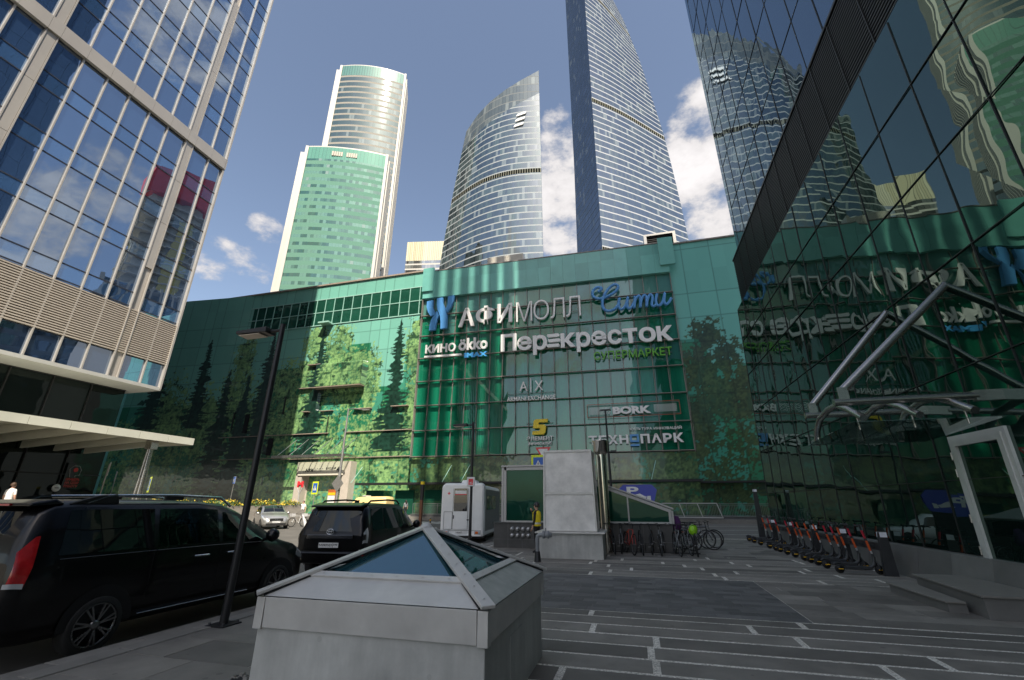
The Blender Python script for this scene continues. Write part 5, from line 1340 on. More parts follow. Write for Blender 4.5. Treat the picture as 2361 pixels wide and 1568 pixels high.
class Body:
    """closed car body lofted from vertical slices; patches of it become windows and lamps"""
    def __init__(s, st): s.st = st                                  # st: [(y, [(x,z)...7])]
    def P(s, y, t, side=1, off=0.0):
        st = s.st
        for i in range(len(st)-1):
            if y <= st[i+1][0] or i == len(st)-2: break
        f = max(0, min(1, (y-st[i][0])/(st[i+1][0]-st[i][0]))); k = min(int(t), 5); g = t-k
        def q(sl): a, b = sl[k], sl[k+1]; return (a[0]+(b[0]-a[0])*g, a[1]+(b[1]-a[1])*g)
        a, b = q(st[i][1]), q(st[i+1][1])
        p = Vector((a[0]+(b[0]-a[0])*f, y, a[1]+(b[1]-a[1])*f))
        if off:
            e = .02; d1 = s.P(y+e, t, 1)-s.P(y-e, t, 1); d2 = s.P(y, min(6, t+.05), 1)-s.P(y, max(0, t-.05), 1)
            n = d1.cross(d2)
            if n.length > 1e-9:
                n.normalize(); c = p-Vector((0, p.y, .9)); n = n if n.dot(c) > 0 else -n; p = p+n*off
        p.x *= side; return p
    def mesh(s):
        mb = MB(); rings = []
        for y, sl in s.st: rings.append([(x, y, z) for x, z in sl]+[(-x, y, z) for x, z in reversed(sl[:-1] if abs(sl[-1][0]) < 1e-6 else sl)])
        n = len(rings[0]); v = [p for r_ in rings for p in r_]; F = []
        for i in range(len(rings)-1):
            for k in range(n):
                k2 = (k+1) % n; F.append((i*n+k, (i+1)*n+k, (i+1)*n+k2, i*n+k2))
        mb.add(v, F, smooth=True); mb.add(rings[0], [tuple(range(n))]); mb.add(rings[-1], [tuple(range(n))[::-1]])
        return mb
    def patch(s, y0, y1, t0, t1, side=1, off=.006, ny=8, nt=4, y0t=None, y1t=None):
        G_ = []
        for j in range(nt+1):
            f = j/nt; a = y0+((y0t if y0t is not None else y0)-y0)*f; b = y1+((y1t if y1t is not None else y1)-y1)*f
            G_.append([s.P(a+(b-a)*i/ny, t0+(t1-t0)*f, side, off) for i in range(ny+1)])
        return MB().grid(G_)
def slices(ys, top, belt, hw, bot, tumble=.16, nose=.0):
    """ys -> slices; top/belt/hw/bot are tables of (y, value)"""
    st = []
    def I(tab, y):
        if y <= tab[0][0]: return tab[0][1]
        for (a, b), (c, d) in zip(tab, tab[1:]):
            if a <= y <= c: return b+(d-b)*(y-a)/(c-a)
        return tab[-1][1]
    for y in ys:
        zt_, zb_, w, z0 = I(top, y), I(belt, y), I(hw, y), I(bot, y)
        zb_ = min(zb_, zt_-.05); gh = max(0, zt_-zb_); k = min(1, gh/.45)
        wr = w-.03-tumble*k
        st.append((y, [(w*.86, z0), (w*.985, z0+.1), (w, (z0+zb_)*.52+.03), (w*.985, zb_), (wr, zb_+(zt_-zb_)*.86 if k > .3 else zb_+(zt_-zb_)*.6), (wr*.88, zt_-.012-.02*k), (0, zt_)]))
    return Body(st)
def wheel(parent, x, y, r, w, side, rim_mat=m_rim, spokes=7, rr=.72):
    t = MB(); t.lathe([(r*rr, -w/2), (r*.93, -w/2), (r, -w/2+.03), (r, w/2-.03), (r*.93, w/2), (r*rr, w/2)], 28, (x, y, r), 'x')
    to = t.build('wheel', m_tyre, parent)
    m = MB(); xo = x+side*(w/2-.015)
    m.lathe([(r*rr, 0), (r*rr*.93, side*.012), (r*rr*.90, -side*.02), (r*rr*.9, -side*.1)], 28, (xo, y, r), 'x')
    for k in range(spokes):
        a_ = 2*math.pi*k/spokes+.3
        for da in (-.13, .13):
            p0 = (xo, y+math.cos(a_+da*.3)*r*.16, r+math.sin(a_+da*.3)*r*.16); p1 = (xo+side*.004, y+math.cos(a_+da)*r*rr*.95, r+math.sin(a_+da)*r*rr*.95)
            m.bar(p0, p1, .022, .03, up=(1, 0, 0))
    m.lathe([(r*.17, -side*.03), (r*.17, side*.012), (r*.1, side*.02), (0, side*.02)], 14, (xo, y, r), 'x')
    m.build('rim', rim_mat, to)
    d = MB(); d.lathe([(r*rr*.93, 0), (0, 0)], 20, (xo-side*.09, y, r), 'x'); d.build('brake_disc', m_rimd, to)
    return to
def arch(parent, body, y, r, side, x):
    m = MB(); n = 20; pts = []
    for k in range(n+1):
        a_ = math.pi*(1.08*k/n-.04)
        pts.append((a_, y+math.cos(a_)*r, r*.86+math.sin(a_)*r))
    rows = [[(side*(x+.004), y+math.cos(a_)*q, r*.86+math.sin(a_)*q) for a_, _, _ in pts] for q in (r*.2, r)]
    m.grid(rows); m.build('wheel_arch', m_black, parent)
def plate(parent, txt1, txt2, c, w, h, face, rz=0):
    """number plate facing -y (face=-1) or +y"""
    M = Matrix.Translation(c) @ Matrix.Rotation(0 if face < 0 else math.pi, 4, 'Z')
    po_ = MB().box(-w/2, w/2, -.006, .01, -h/2, h/2).xform(M).build('number_plate', m_plate, parent)
    a_ = text_mb(txt1, w*.66, h*.52, .003, .01); a_.xform(M @ Matrix.Translation((-w*.46, -.010, -h*.26))); a_.build('lettering', m_blk, po_)
    if txt2:
        a_ = text_mb(txt2, w*.2, h*.4, .003, .01); a_.xform(M @ Matrix.Translation((w*.26, -.010, -h*.1))); a_.build('lettering', m_blk, po_)
        MB().box(w*.225, w*.235, -.009, -.006, -h/2, h/2).xform(M).build('divider', m_blk, po_)

# black people carrier at the kerb
VAN = thing('passenger_van', 'glossy black long passenger van with silver roof rails parked at the kerb, nearest the camera', 'van', (-8.06, 6.5, RZ), 0)
vb = slices([-2.52, -2.48, -2.36, -2.2, -2.0, -1.2, -.2, .3, .7, 1.1, 1.5, 1.75, 2.1, 2.4, 2.58, 2.68, 2.72],
            [(-2.52, 1.2), (-2.48, 1.45), (-2.36, 1.80), (-2.2, 1.885), (-2.0, 1.91), (-.2, 1.91), (.3, 1.87), (.7, 1.73), (1.1, 1.53), (1.5, 1.27), (1.75, 1.17), (2.1, 1.08), (2.4, .98), (2.58, .86), (2.68, .72), (2.72, .6)],
            [(-2.52, 1.16), (1.5, 1.14), (2.1, 1.0), (2.6, .76), (2.72, .5)], [(-2.52, .80), (-2.48, .88), (-2.36, .93), (-2.1, .955), (1.6, .955), (2.1, .93), (2.45, .86), (2.62, .74), (2.72, .58)], [(-2.52, .36), (-2.3, .28), (2.3, .26), (2.72, .34)])
vb.mesh().build('body', m_carblk, VAN)
for s in (1, -1):
    vb.patch(-2.12, -.92, 3.12, 3.95, s, y0t=-2.05, y1t=-.95).build('side_window', m_cargl, VAN)
    vb.patch(-.86, .22, 3.12, 3.95, s, y0t=-.86, y1t=.18).build('side_window', m_clear, VAN)
    vb.patch(.30, 1.28, 3.12, 3.9, s, y0t=.28, y1t=.62).build('side_window', m_clear, VAN)
    vb.patch(-2.50, -2.38, 2.3, 3.55, s, off=.012, y0t=-2.48, y1t=-2.32).build('tail_lamp', m_tail, VAN)
    vb.patch(-2.51, -2.38, 2.3, 2.45, s, off=.018).build('tail_lamp_strip', m_lens, VAN)
    vb.patch(2.2, 2.6, 2.55, 3.3, s, off=.008).build('headlamp', m_lens, VAN)
    h_ = MB(); h_.tube([vb.P(-.25, 2.72, s, .03), vb.P(-.02, 2.72, s, .04), vb.P(.02, 2.72, s, .03)], .018, 6); h_.build('door_handle', m_chr if s > 0 else m_carblk, VAN)
    h_ = MB(); h_.tube([vb.P(.38, 2.72, s, .03), vb.P(.6, 2.72, s, .04)], .018, 6); h_.build('door_handle', m_chr, VAN)
    mi_ = MB(); p = vb.P(1.22, 3.15, s); mi_.tube([p, p+Vector((s*.1, .0, .03))], .03, 6); mi_.lathe([(0, -.1), (.1, -.07), (.125, 0), (.1, .07), (0, .1)], 10, (p.x+s*.18, p.y+.02, p.z+.09), 'y'); mi_.build('mirror', m_carblk, VAN)
    ra = MB(); ra.tube([(s*.70, -1.85, 1.86), (s*.70, -1.6, 1.955), (s*.70, -.6, 1.975), (s*.70, .25, 1.95), (s*.70, .5, 1.80)], .022, 8); ra.build('roof_rail', m_chr, VAN)
    ft_ = MB(); ft_.hexa([(s*.68, -2.05, 1.86), (s*.72, -2.05, 1.85), (s*.72, -1.45, 1.85), (s*.68, -1.45, 1.87)], [(s*.68, -1.75, 1.96), (s*.72, -1.75, 1.95), (s*.72, -1.5, 1.975), (s*.68, -1.5, 1.985)]); ft_.build('rail_foot', m_plast, VAN); MB().cbox((s*.7, -.62, 1.93), (.04, .3, .06)).build('rail_foot', m_plast, VAN)
    for y in (-.9, .26):
        ln = MB(); ln.tube([vb.P(y, t_, s, .003) for t_ in (.8, 1.5, 2, 2.6, 3)], .004, 4); ln.build('door_seam', m_black, VAN)
    ln = MB(); ln.tube([vb.P(y, 3.05, s, .006) for y in (-2.1, -1, 0, 1.2)], .006, 4); ln.build('chrome_line', pm('dim_chrome', (.2, .2, .2), .2, metal=1), VAN)
    ln = MB(); ln.tube([vb.P(y, 1.0, s, .012) for y in (-.95, .2, 1.0)], .009, 4); ln.build('sill_trim', m_chr, VAN)
    for y in (-1.48, 1.72):
        arch(VAN, vb, y, .44, s, .955); wheel(VAN, s*.865, y, .345, .22, s, m_rim, 7, .76)
vb.patch(.42, 1.42, 5.05, 5.99, 1, off=.006).join(vb.patch(.42, 1.42, 5.05, 5.99, -1, off=.006)).build('windscreen', m_cargl, VAN)
def face_grid(zs_, f): return [[f(u, z) for u in np.linspace(-1, 1, 9)] for z in zs_]
yr = lambda z: (-2.52 if z < 1.2 else (-2.52+(z-1.2)*.16 if z < 1.45 else -2.48+(z-1.45)*.34))-.014
MB().grid(face_grid(np.linspace(1.17, 1.76, 8), lambda u, z: (u*(.74-(z-1.17)*.12), yr(z)+.05*u*u, z))).build('rear_window', m_cargl, VAN)
sp_ = MB(); sp_.hexa([(-.7, -2.46, 1.82), (.7, -2.46, 1.82), (.72, -2.1, 1.85), (-.72, -2.1, 1.85)][::-1], [(-.68, -2.46, 1.86), (.68, -2.46, 1.86), (.7, -2.2, 1.91), (-.7, -2.2, 1.91)][::-1]); so_ = sp_.build('spoiler', m_carblk, VAN, bevel=.02)
MB().cbox((0, -2.47, 1.84), (.7, .03, .025)).build('brake_light', m_tail, so_)
bu = MB(); bu.box(-.8, .8, -2.59, -2.46, .36, .62); bu.build('rear_bumper', m_carblk, VAN, bevel=.03)
plate(VAN, 'А204ОМ', '77', (0, -2.55, .95), .52, .11, -1)
# dim cabin: seats and steering wheel behind the clear side windows
se = MB()
for x in (-.4, .4):
    for y in (-.55, .62): se.box(x-.24, x+.24, y-.1, y+.1, .9, 1.45); se.box(x-.12, x+.12, y-.08, y+.02, 1.47, 1.66)
se.build('seat', m_plast, VAN)

# black off-road car in front of it
SUV = thing('off_road_car', 'black square-backed off-road car seen from behind, ahead of the black van', 'car', (-7.9, 12.8, RZ), 7.5)
ub = slices([-2.42, -2.38, -2.3, -2.15, -1.9, -1.2, -.3, .3, .6, .95, 1.25, 1.5, 1.9, 2.2, 2.36, 2.42],
            [(-2.42, 1.10), (-2.38, 1.22), (-2.3, 1.50), (-2.15, 1.78), (-1.9, 1.83), (-1.2, 1.85), (.0, 1.85), (.3, 1.83), (.6, 1.72), (.95, 1.48), (1.25, 1.22), (1.5, 1.16), (1.9, 1.12), (2.2, 1.04), (2.36, .9), (2.42, .75)],
            [(-2.42, 1.12), (1.2, 1.10), (1.9, 1.04), (2.3, .85), (2.42, .6)], [(-2.42, .84), (-2.36, .90), (-2.2, .935), (1.6, .935), (2.1, .91), (2.32, .84), (2.42, .7)], [(-2.42, .46), (-2.2, .40), (2.2, .38), (2.42, .45)], tumble=.15)
ub.mesh().build('body', m_carblk, SUV)
for s in (1, -1):
    ub.patch(-1.95, -1.22, 3.1, 3.95, s).build('side_window', m_cargl, SUV)
    ub.patch(-1.15, -.2, 3.1, 3.95, s).build('side_window', m_cargl, SUV)
    ub.patch(-.12, .95, 3.1, 3.9, s, y1t=.45).build('side_window', m_clear, SUV)
    tl_ = ub.patch(-2.405, -2.26, 2.25, 3.3, s, off=.015, y0t=-2.38, y1t=-2.22).build('tail_lamp', m_lens, SUV)
    ub.patch(-2.41, -2.33, 2.5, 2.95, s, off=.022).build('tail_lamp_bar', m_plast, tl_)
    ub.patch(-2.415, -2.35, .9, 1.3, s, off=.03).build('reflector', m_tail, SUV)
    mi_ = MB(); p = ub.P(.85, 3.1, s); mi_.tube([p, p+Vector((s*.1, .0, .03))], .03, 6); mi_.lathe([(0, -.09), (.1, -.06), (.125, 0), (.1, .06), (0, .09)], 10, (p.x+s*.18, p.y+.02, p.z+.08), 'y'); mi_.build('mirror', m_carblk, SUV)
    ra = MB(); ra.tube([(s*.66, -1.9, 1.83), (s*.66, -1.75, 1.90), (s*.66, -.6, 1.93), (s*.66, .1, 1.91), (s*.66, .3, 1.82)], .024, 8); ra.build('roof_rail', m_plast, SUV)
    for y in (-1.45, 1.42): arch(SUV, ub, y, .46, s, .935); wheel(SUV, s*.845, y, .38, .24, s, m_rim, 6, .66)
ur = lambda z: (-2.42 if z < 1.1 else -2.42+(z-1.1)*.32)-.02
MB().grid(face_grid(np.linspace(1.17, 1.66, 6), lambda u, z: (u*(.76-(z-1.17)*.2), ur(z)+.05*u*u, z))).build('rear_window', m_cargl, SUV)
sp_ = MB(); sp_.hexa([(-.7, -2.36, 1.74), (.7, -2.36, 1.74), (.72, -1.95, 1.8), (-.72, -1.95, 1.8)][::-1], [(-.68, -2.36, 1.79), (.68, -2.36, 1.79), (.7, -1.95, 1.86), (-.7, -1.95, 1.86)][::-1]); sp_.build('spoiler', m_carblk, SUV, bevel=.02)
MB().box(-.88, .88, -2.52, -2.36, .45, .72).build('rear_bumper', m_carblk, SUV, bevel=.04)
MB().box(-.62, .62, -2.475, -2.43, 1.0, 1.10).build('tailgate_trim', pm('smoked_chrome', (.15, .15, .15), .2, metal=1), SUV, bevel=.01)
plate(SUV, 'М797ММ', '199', (.0, -2.475, .86), .52, .115, -1)
em = MB()
for k, (rx, rz_) in enumerate(((.095, .065), (.035, .06), (.075, .028))):
    zc = 1.17+(.03 if k == 2 else 0); em.tube([(rx*math.cos(q), -2.47, zc+rz_*math.sin(q)) for q in np.linspace(0, 2*math.pi, 21)], .009, 5)
em.build('badge', m_chr, SUV)

# white medical bus, back to the camera
BUS = thing('medical_bus', 'white bus with a small red cross on its back and a dark door window', 'bus', (-8.5, 21.8, RZ), 9)
def rrect(w, z0, z1, r, n=4):
    out = []
    for cx, cz, a0 in ((w-r, z1-r, 0), (-w+r, z1-r, 90), (-w+.05, z0+.05, 180), (w-.05, z0+.05, 270)):
        rr = r if a0 < 180 else .05
        for k in range(n+1): a_ = R(a0+90*k/n); out.append((cx+rr*math.cos(a_), cz+rr*math.sin(a_)))
    return out
bm = MB(); rings = []
for y, w, z1, z0 in ((0, 1.0, 2.68, .34), (.05, 1.08, 2.76, .3), (.3, 1.1, 2.8, .3), (.42, 1.1, 2.8, .3), (.45, 1.06, 2.72, .3), (2.0, 1.06, 2.72, .3), (6, 1.06, 2.7, .3), (6.6, .98, 1.4, .35)):
    rings.append([(x, y, z) for x, z in rrect(w, z0, z1, .22)])
n_ = len(rings[0]); bm.add([p for r_ in rings for p in r_], [(i*n_+k, i*n_+(k+1) % n_, (i+1)*n_+(k+1) % n_, (i+1)*n_+k) for i in range(len(rings)-1) for k in range(n_)], smooth=False)
bm.add(rings[0], [tuple(range(n_))[::-1]]); bm.add(rings[-1], [tuple(range(n_))])
bm.build('body', m_white_p, BUS)
MB().box(-.45, .27, -.03, .0, .62, 2.5).build('rear_door', m_white_p, BUS, bevel=.01)
m_bwin = mirror_glass('bus_window', (.03, .028, .027), (.8, .85, .85), .12, wave=.003, var=.3)
bw = MB().box(-.43, .25, -.038, -.031, 1.45, 2.52).build('door_window', m_bwin, BUS)
MB().box(-.38, .20, -.044, -.039, 2.26, 2.42).build('notice', m_signw, bw); MB().box(-.38, .20, -.045, -.039, 2.21, 2.258).build('red_strip', m_redp, bw)
cr_ = MB(); cr_.box(-.78, -.64, -.012, -.002, 2.27, 2.31); cr_.box(-.73, -.69, -.0125, -.002, 2.22, 2.36); cr_.build('red_cross', m_redp, BUS)
for x0, x1, z0, z1 in ((-.92, -.5, .62, 1.42),): 
    q = MB()
    for a_, b_ in (((x0, z0), (x1, z0)), ((x1, z0), (x1, z1)), ((x1, z1), (x0, z1)), ((x0, z1), (x0, z0))): q.bar((a_[0], -.012, a_[1]), (b_[0], -.012, b_[1]), .012, .012)
    q.build('hatch_outline', m_plast, BUS)
q = MB(); q.bar((-.47, -.035, .62), (-.47, -.035, 2.52), .012, .012); q.bar((.29, -.035, .62), (.29, -.035, 2.52), .012, .012); q.bar((-.98, -.035, .57), (.98, -.035, .57), .012, .012); q.build('panel_seam', m_plast, BUS)
MB().cbox((-.42, -.05, 1.18), (.04, .03, .16)).build('door_handle', m_plast, BUS); MB().cbox((.3, -.05, 1.05), (.1, .03, .05)).build('hinge', m_plast, BUS)
for sx in (-1, 1):
    lo_ = MB().cbox((sx*.8, -.01, .47), (.32, .06, .17)).build('tail_lamp', m_lens, BUS, bevel=.015); MB().cbox((sx*.76, -.045, .47), (.14, .02, .11)).build('orange_lens', m_orange, lo_)
MB().box(-.55, .55, -.2, .0, .24, .34).build('tow_bar', m_plast, BUS)
MB().box(-1.0, 1.0, -.06, .02, .3, .38).build('rear_bumper', m_white_p, BUS, bevel=.02)
plate(BUS, 'Т820ЕТ', '', (-.05, -.045, .48), .52, .11, -1)
ac_ = MB(); ac_.hexa([(-.25, .5, 2.72), (.6, .5, 2.72), (.6, 1.6, 2.7), (-.25, 1.6, 2.7)][::-1], [(-.15, .6, 2.95), (.5, .6, 2.95), (.5, 1.5, 2.95), (-.15, 1.5, 2.95)][::-1]); ac_.build('roof_unit', m_white_p, BUS)
MB().box(1.061, 1.066, .47, 6.0, .5, 2.5).build('shaded_side', pm('shaded_side_grey', (.16, .165, .165), .4, var=.1), BUS)  # shade on the white side, painted as a grey panel
MB().box(1.062, 1.07, 1.0, 2.3, 1.5, 2.2).build('side_window', m_bwin, BUS); MB().box(1.062, 1.07, 2.6, 4.2, 1.5, 2.2).build('side_window', m_bwin, BUS)
MB().box(-1.0, 1.0, .1, 6, .2, .32).build('chassis', m_plast, BUS)
for s in (1, -1):
    for y in (1.3, 5.2): wheel(BUS, s*.9, y, .36, .24, s, m_rimd, 5, .6)

# silver car coming towards the plaza, cream minibus behind
def saloon(name, label, paint, x, y, rz):
    t = thing(name, label, 'car', (x, y, RZ), rz)
    sb = slices([-2.2, -2.14, -1.95, -1.7, -1.3, -.9, -.4, .1, .5, .9, 1.2, 1.6, 1.95, 2.1, 2.18], [(-2.2, .85), (-2.14, 1.0), (-1.95, 1.2), (-1.7, 1.38), (-1.3, 1.48), (-.4, 1.53), (.1, 1.50), (.5, 1.32), (.9, 1.08), (1.2, 1.0), (1.6, .93), (1.95, .82), (2.1, .7), (2.18, .55)],
                [(-2.2, .92), (.9, .92), (1.6, .82), (2.0, .68), (2.18, .45)], [(-2.2, .72), (-2.1, .82), (-1.8, .87), (1.4, .87), (1.9, .82), (2.1, .70), (2.18, .55)], [(-2.2, .32), (-1.9, .22), (1.9, .2), (2.18, .28)], tumble=.17)
    sb.mesh().build('body', paint, t)
    for s in (1, -1):
        sb.patch(-1.5, -.62, 3.1, 3.9, s, y0t=-1.3).build('side_window', m_cargl, t); sb.patch(-.55, .72, 3.1, 3.9, s, y1t=.25).build('side_window', m_cargl, t)
        sb.patch(1.62, 2.06, 2.75, 3.5, s, off=.008).build('headlamp', m_lens, t); sb.patch(-2.16, -1.95, 2.4, 3.2, s, off=.01).build('tail_lamp', m_tail, t)
        mi_ = MB(); p = sb.P(.6, 3.1, s); mi_.lathe([(0, -.07), (.08, -.05), (.1, 0), (.08, .05), (0, .07)], 10, (p.x+s*.13, p.y, p.z+.06), 'y'); mi_.build('mirror', paint, t)
        ra = MB(); ra.tube([(s*.56, -1.4, 1.47), (s*.56, -.6, 1.55), (s*.56, 0, 1.53)], .018, 6); ra.build('roof_rail', m_plast, t)
        for yy in (-1.3, 1.32): arch(t, sb, yy, .36, s, .87); wheel(t, s*.79, yy, .31, .2, s, m_rim, 8, .66)
    sb.patch(.14, .86, 5.0, 5.99, 1).join(sb.patch(.14, .86, 5.0, 5.99, -1)).build('windscreen', m_cargl, t)
    MB().box(-.42, .42, 2.14, 2.2, .52, .70).build('grille', m_plast, t, bevel=.02); MB().box(-.6, .6, 2.1, 2.19, .25, .4).build('lower_grille', m_plast, t)
    bg = MB(); bg.tube([(.07*math.cos(q), 2.21, .63+.035*math.sin(q)) for q in np.linspace(0, 6.283, 13)], .008, 5); bg.build('badge', m_chr, t)
    plate(t, 'Е546КХ', '77', (0, 2.2, .47), .5, .11, 1); t.scale = (1.08, 1.08, 1.08); return t
saloon('silver_car', 'silver estate car facing the camera at the road crossing behind the black van', m_silver, -27.6, 30.2, -128)
MV = thing('cream_minibus', 'cream yellow minibus in front of the entrance, its roof showing above the black off-roader', 'minibus', (-26.8, 42.2, RZ), 90)
mbv = slices([-2.5, -2.45, -2.3, -1, .6, 1.0, 1.4, 1.7, 2.1, 2.4, 2.5], [(-2.5, 2.1), (-2.45, 2.3), (-2.3, 2.42), (.6, 2.42), (1.0, 2.3), (1.4, 1.9), (1.7, 1.55), (2.1, 1.35), (2.4, 1.1), (2.5, .8)], [(-2.5, 1.3), (1.5, 1.3), (2.5, .7)], [(-2.5, .9), (-2.3, .97), (1.9, .97), (2.5, .75)], [(-2.5, .35), (2.5, .35)], tumble=.14)
mbv.mesh().build('body', m_cream_p, MV)
for s in (1, -1):
    mbv.patch(.5, 1.45, 3.1, 3.8, s, y1t=1.0).build('side_window', m_cargl, MV); mbv.patch(-.1, .15, 3.3, 3.6, s).build('side_window', m_cargl, MV)
    for yy in (-1.5, 1.6): wheel(MV, s*.88, yy, .34, .22, s, m_rimd, 5, .6)
    mbv.patch(-2.4, 1.9, 1.6, 2.0, s, off=.01).build('green_stripe', pm('stripe_green', (.05, .4, .15), .4), MV)
mbv.patch(.85, 1.65, 5.0, 5.99, 1).join(mbv.patch(.85, 1.65, 5.0, 5.99, -1)).build('windscreen', m_cargl, MV)
rl_ = MB(); rl_.box(-.5, .5, .1, .45, 2.42, 2.52); rl_.build('light_bar', m_wbox, MV)
# cars on the far road that the smoked glass mirrors
WC = thing('white_car', 'white off-road car on the far road, seen mirrored in the dark glass behind the scooters', 'car', (-3.2, 33.5, RZ), -80)
wbb = slices([-2.3, -2.2, -2.0, -1, .3, .7, 1.1, 1.4, 2.0, 2.2, 2.3], [(-2.3, 1.1), (-2.2, 1.4), (-2.0, 1.72), (-1, 1.78), (.3, 1.75), (.7, 1.5), (1.1, 1.2), (1.4, 1.12), (2.0, 1.0), (2.2, .85), (2.3, .7)], [(-2.3, 1.08), (2.3, .9)], [(-2.3, .85), (-2.1, .95), (1.9, .95), (2.3, .75)], [(-2.3, .35), (2.3, .35)])
wbb.mesh().build('body', m_white_p, WC)
for s in (1, -1):
    wbb.patch(-1.8, -.7, 3.1, 3.9, s).build('side_window', m_cargl, WC); wbb.patch(-.62, .75, 3.1, 3.9, s, y1t=.5).build('side_window', m_cargl, WC)
    for yy in (-1.4, 1.45): arch(WC, wbb, yy, .44, s, .95); wheel(WC, s*.86, yy, .37, .22, s, m_rimd, 6, .66)

# ------------------------------------------------------------------ scooters on their rack
m_scb = pm('scooter_charcoal', (.03, .031, .034), .45, var=.15); m_sco = pm('scooter_orange', (.62, .09, .015), .4, var=.06); m_scr = pm('scooter_red', (.50, .015, .04), .4, var=.06); m_scw = pm('scooter_silver', (.62, .62, .62), .3, metal=.5)
def scooter(upper):
    """rear wheel at the origin, front wheel along +x"""
    t = thing('kick_scooter', '', 'scooter')
    for x in (0, .9):
        w = MB().lathe([(.06, -.028), (.085, -.03), (.108, -.015), (.112, 0), (.108, .015), (.085, .03), (.06, .028)], 18, (x, 0, .112), 'y').build('wheel', m_tyre, t)
        MB().lathe([(.0, -.035), (.075, -.032), (.078, 0), (.075, .032), (0, .035)], 14, (x, 0, .112), 'y').build('hub', m_rimd, w)
        MB().cbox((x+.02, -.04, .112), (.11, .006, .022)).build('reflector', m_bky, w)
    d = MB(); d.hexa([(.1, -.085, .11), (.74, -.075, .11), (.74, .075, .11), (.1, .085, .11)][::-1], [(.1, -.085, .185), (.74, -.075, .185), (.74, .075, .185), (.1, .085, .185)][::-1]); d.build('deck', m_scb, t, bevel=.015)
    n = MB(); n.tube([(.70, 0, .15), (.80, 0, .22), (.84, 0, .42)], [.05, .045, .04], 8); n.build('neck', m_scb, t)
    f = MB(); f.tube([(.845, 0, .34), (.88, -.055, .24), (.9, -.055, .11)], .018, 6); f.tube([(.845, 0, .34), (.88, .055, .24), (.9, .055, .11)], .018, 6); f.build('fork', m_scb, t)
    fd = MB(); fd.tube([(.145*math.cos(q), 0, .112+.145*math.sin(q)) for q in np.linspace(.2, 2.4, 8)], .032, 6, flat=.3); fd.build('mudguard', m_scb, t)
    a_, b_ = Vector((.835, 0, .40)), Vector((.70, 0, 1.12))
    st = lambda u: a_+(b_-a_)*u
    MB().tube([st(-.05), st(.12)], .027, 8).build('stem_base', m_scb, t)
    MB().tube([st(.12), st(.22)], .024, 8).build('stem_silver', m_scw, t); MB().tube([st(.22), st(.55)], .03, 8).build('stem_sleeve', m_sco, t); MB().tube([st(.55), st(.63)], .034, 8).build('clamp', m_scb, t); MB().tube([st(.63), st(.9)], .03, 8).build('stem_sleeve', upper, t); MB().tube([st(.9), st(1.02)], .022, 8).build('stem_top', m_scb, t)
    h = MB(); p = st(1.02); h.tube([p+Vector((-.05, -.24, .03)), p+Vector((0, -.1, .01)), p, p+Vector((0, .1, .01)), p+Vector((-.05, .24, .03))], .017, 8); h.tube([p+Vector((-.01, -.12, .02)), p+Vector((-.1, -.2, .0))], .01, 6); h.cbox((p.x, p.y, p.z+.03), (.07, .1, .05)); h.build('handlebar', m_scb, t)
    return t
sc_o, sc_r = scooter(m_sco), scooter(m_scr)
first = {0: True, 1: True}
SCY = [(24.9, 0), (23.95, 1), (22.75, 1), (21.35, 1), (20.45, 1), (19.95, 0), (19.05, 0), (18.2, 0), (17.3, 1), (16.75, 1), (16.15, 0), (15.5, 1), (14.62, 1)]
ords = ['farthest scooter, with two orange stem sleeves beside the tall rack post', 'second farthest scooter, red over orange, beside the tall rack post', 'red and orange scooter third from the far end of the rack', 'red and orange scooter fourth from the far end of the rack', 'red and orange scooter fifth from the far end of the rack', 'all-orange scooter sixth from the far end, next after the four red ones', 'middle scooter of the rack, all-orange stem', 'all-orange scooter, nearest of the middle three that match', 'red and orange scooter, fifth from the near end of the rack', 'red and orange scooter, fourth from the near end of the rack', 'all-orange scooter, third from the near end of the rack', 'red and orange scooter second from the near end of the rack', 'nearest scooter, red over orange, beside the near rack post']
for (y, k), lab in zip(SCY, ords):
    src = sc_r if k else sc_o; loc = (4.97, y, 0); rz = random.uniform(-5, 5)
    if first[k]: o = src; first[k] = False; o.location = loc; o.rotation_euler = (0, 0, R(rz))
    else: o = dup(src, loc, rz)
    o['label'] = lab; o['group'] = 'scooters parked in the rack'
RK = thing('scooter_rack', 'charcoal rack with white-topped posts and a long rail holding the scooters', 'rack', (0, 0, 0))
m_lbl = pm('rack_label', (.82, .82, .88), .4)
for y, h in ((14.42, 1.03), (16.9, .98), (19.3, .98), (21.9, .98), (24.6, .98), (26.9, 2.4)):
    b = MB(); b.hexa([(5.86, y-.06, 0), (6.16, y-.06, 0), (6.16, y+.06, 0), (5.86, y+.06, 0)][::-1], [(5.96, y-.06, h), (6.13, y-.06, h), (6.13, y+.06, h), (5.96, y+.06, h)][::-1]); po_ = b.build('post', m_scb, RK)
    MB().hexa([(5.965, y-.064, h-.13), (6.125, y-.064, h-.13), (6.125, y+.064, h-.13), (5.945, y+.064, h-.13)][::-1], [(5.965, y-.064, h-.01), (6.125, y-.064, h-.01), (6.125, y+.064, h-.01), (5.955, y+.064, h-.01)][::-1]).build('label', m_lbl, po_)
rr_ = MB(); rr_.hexa([(6.02, 14.5, .56), (6.08, 14.5, .56), (6.08, 26.8, .56), (6.02, 26.8, .56)][::-1], [(6.02, 14.5, .74), (6.08, 14.5, .74), (6.08, 26.8, .74), (6.02, 26.8, .74)][::-1]); rr_.build('rail', m_scb, RK)
for y in np.arange(15, 26.6, .62): MB().cbox((5.97, y, .65), (.1, .1, .07)).build('clip', m_scb, RK)

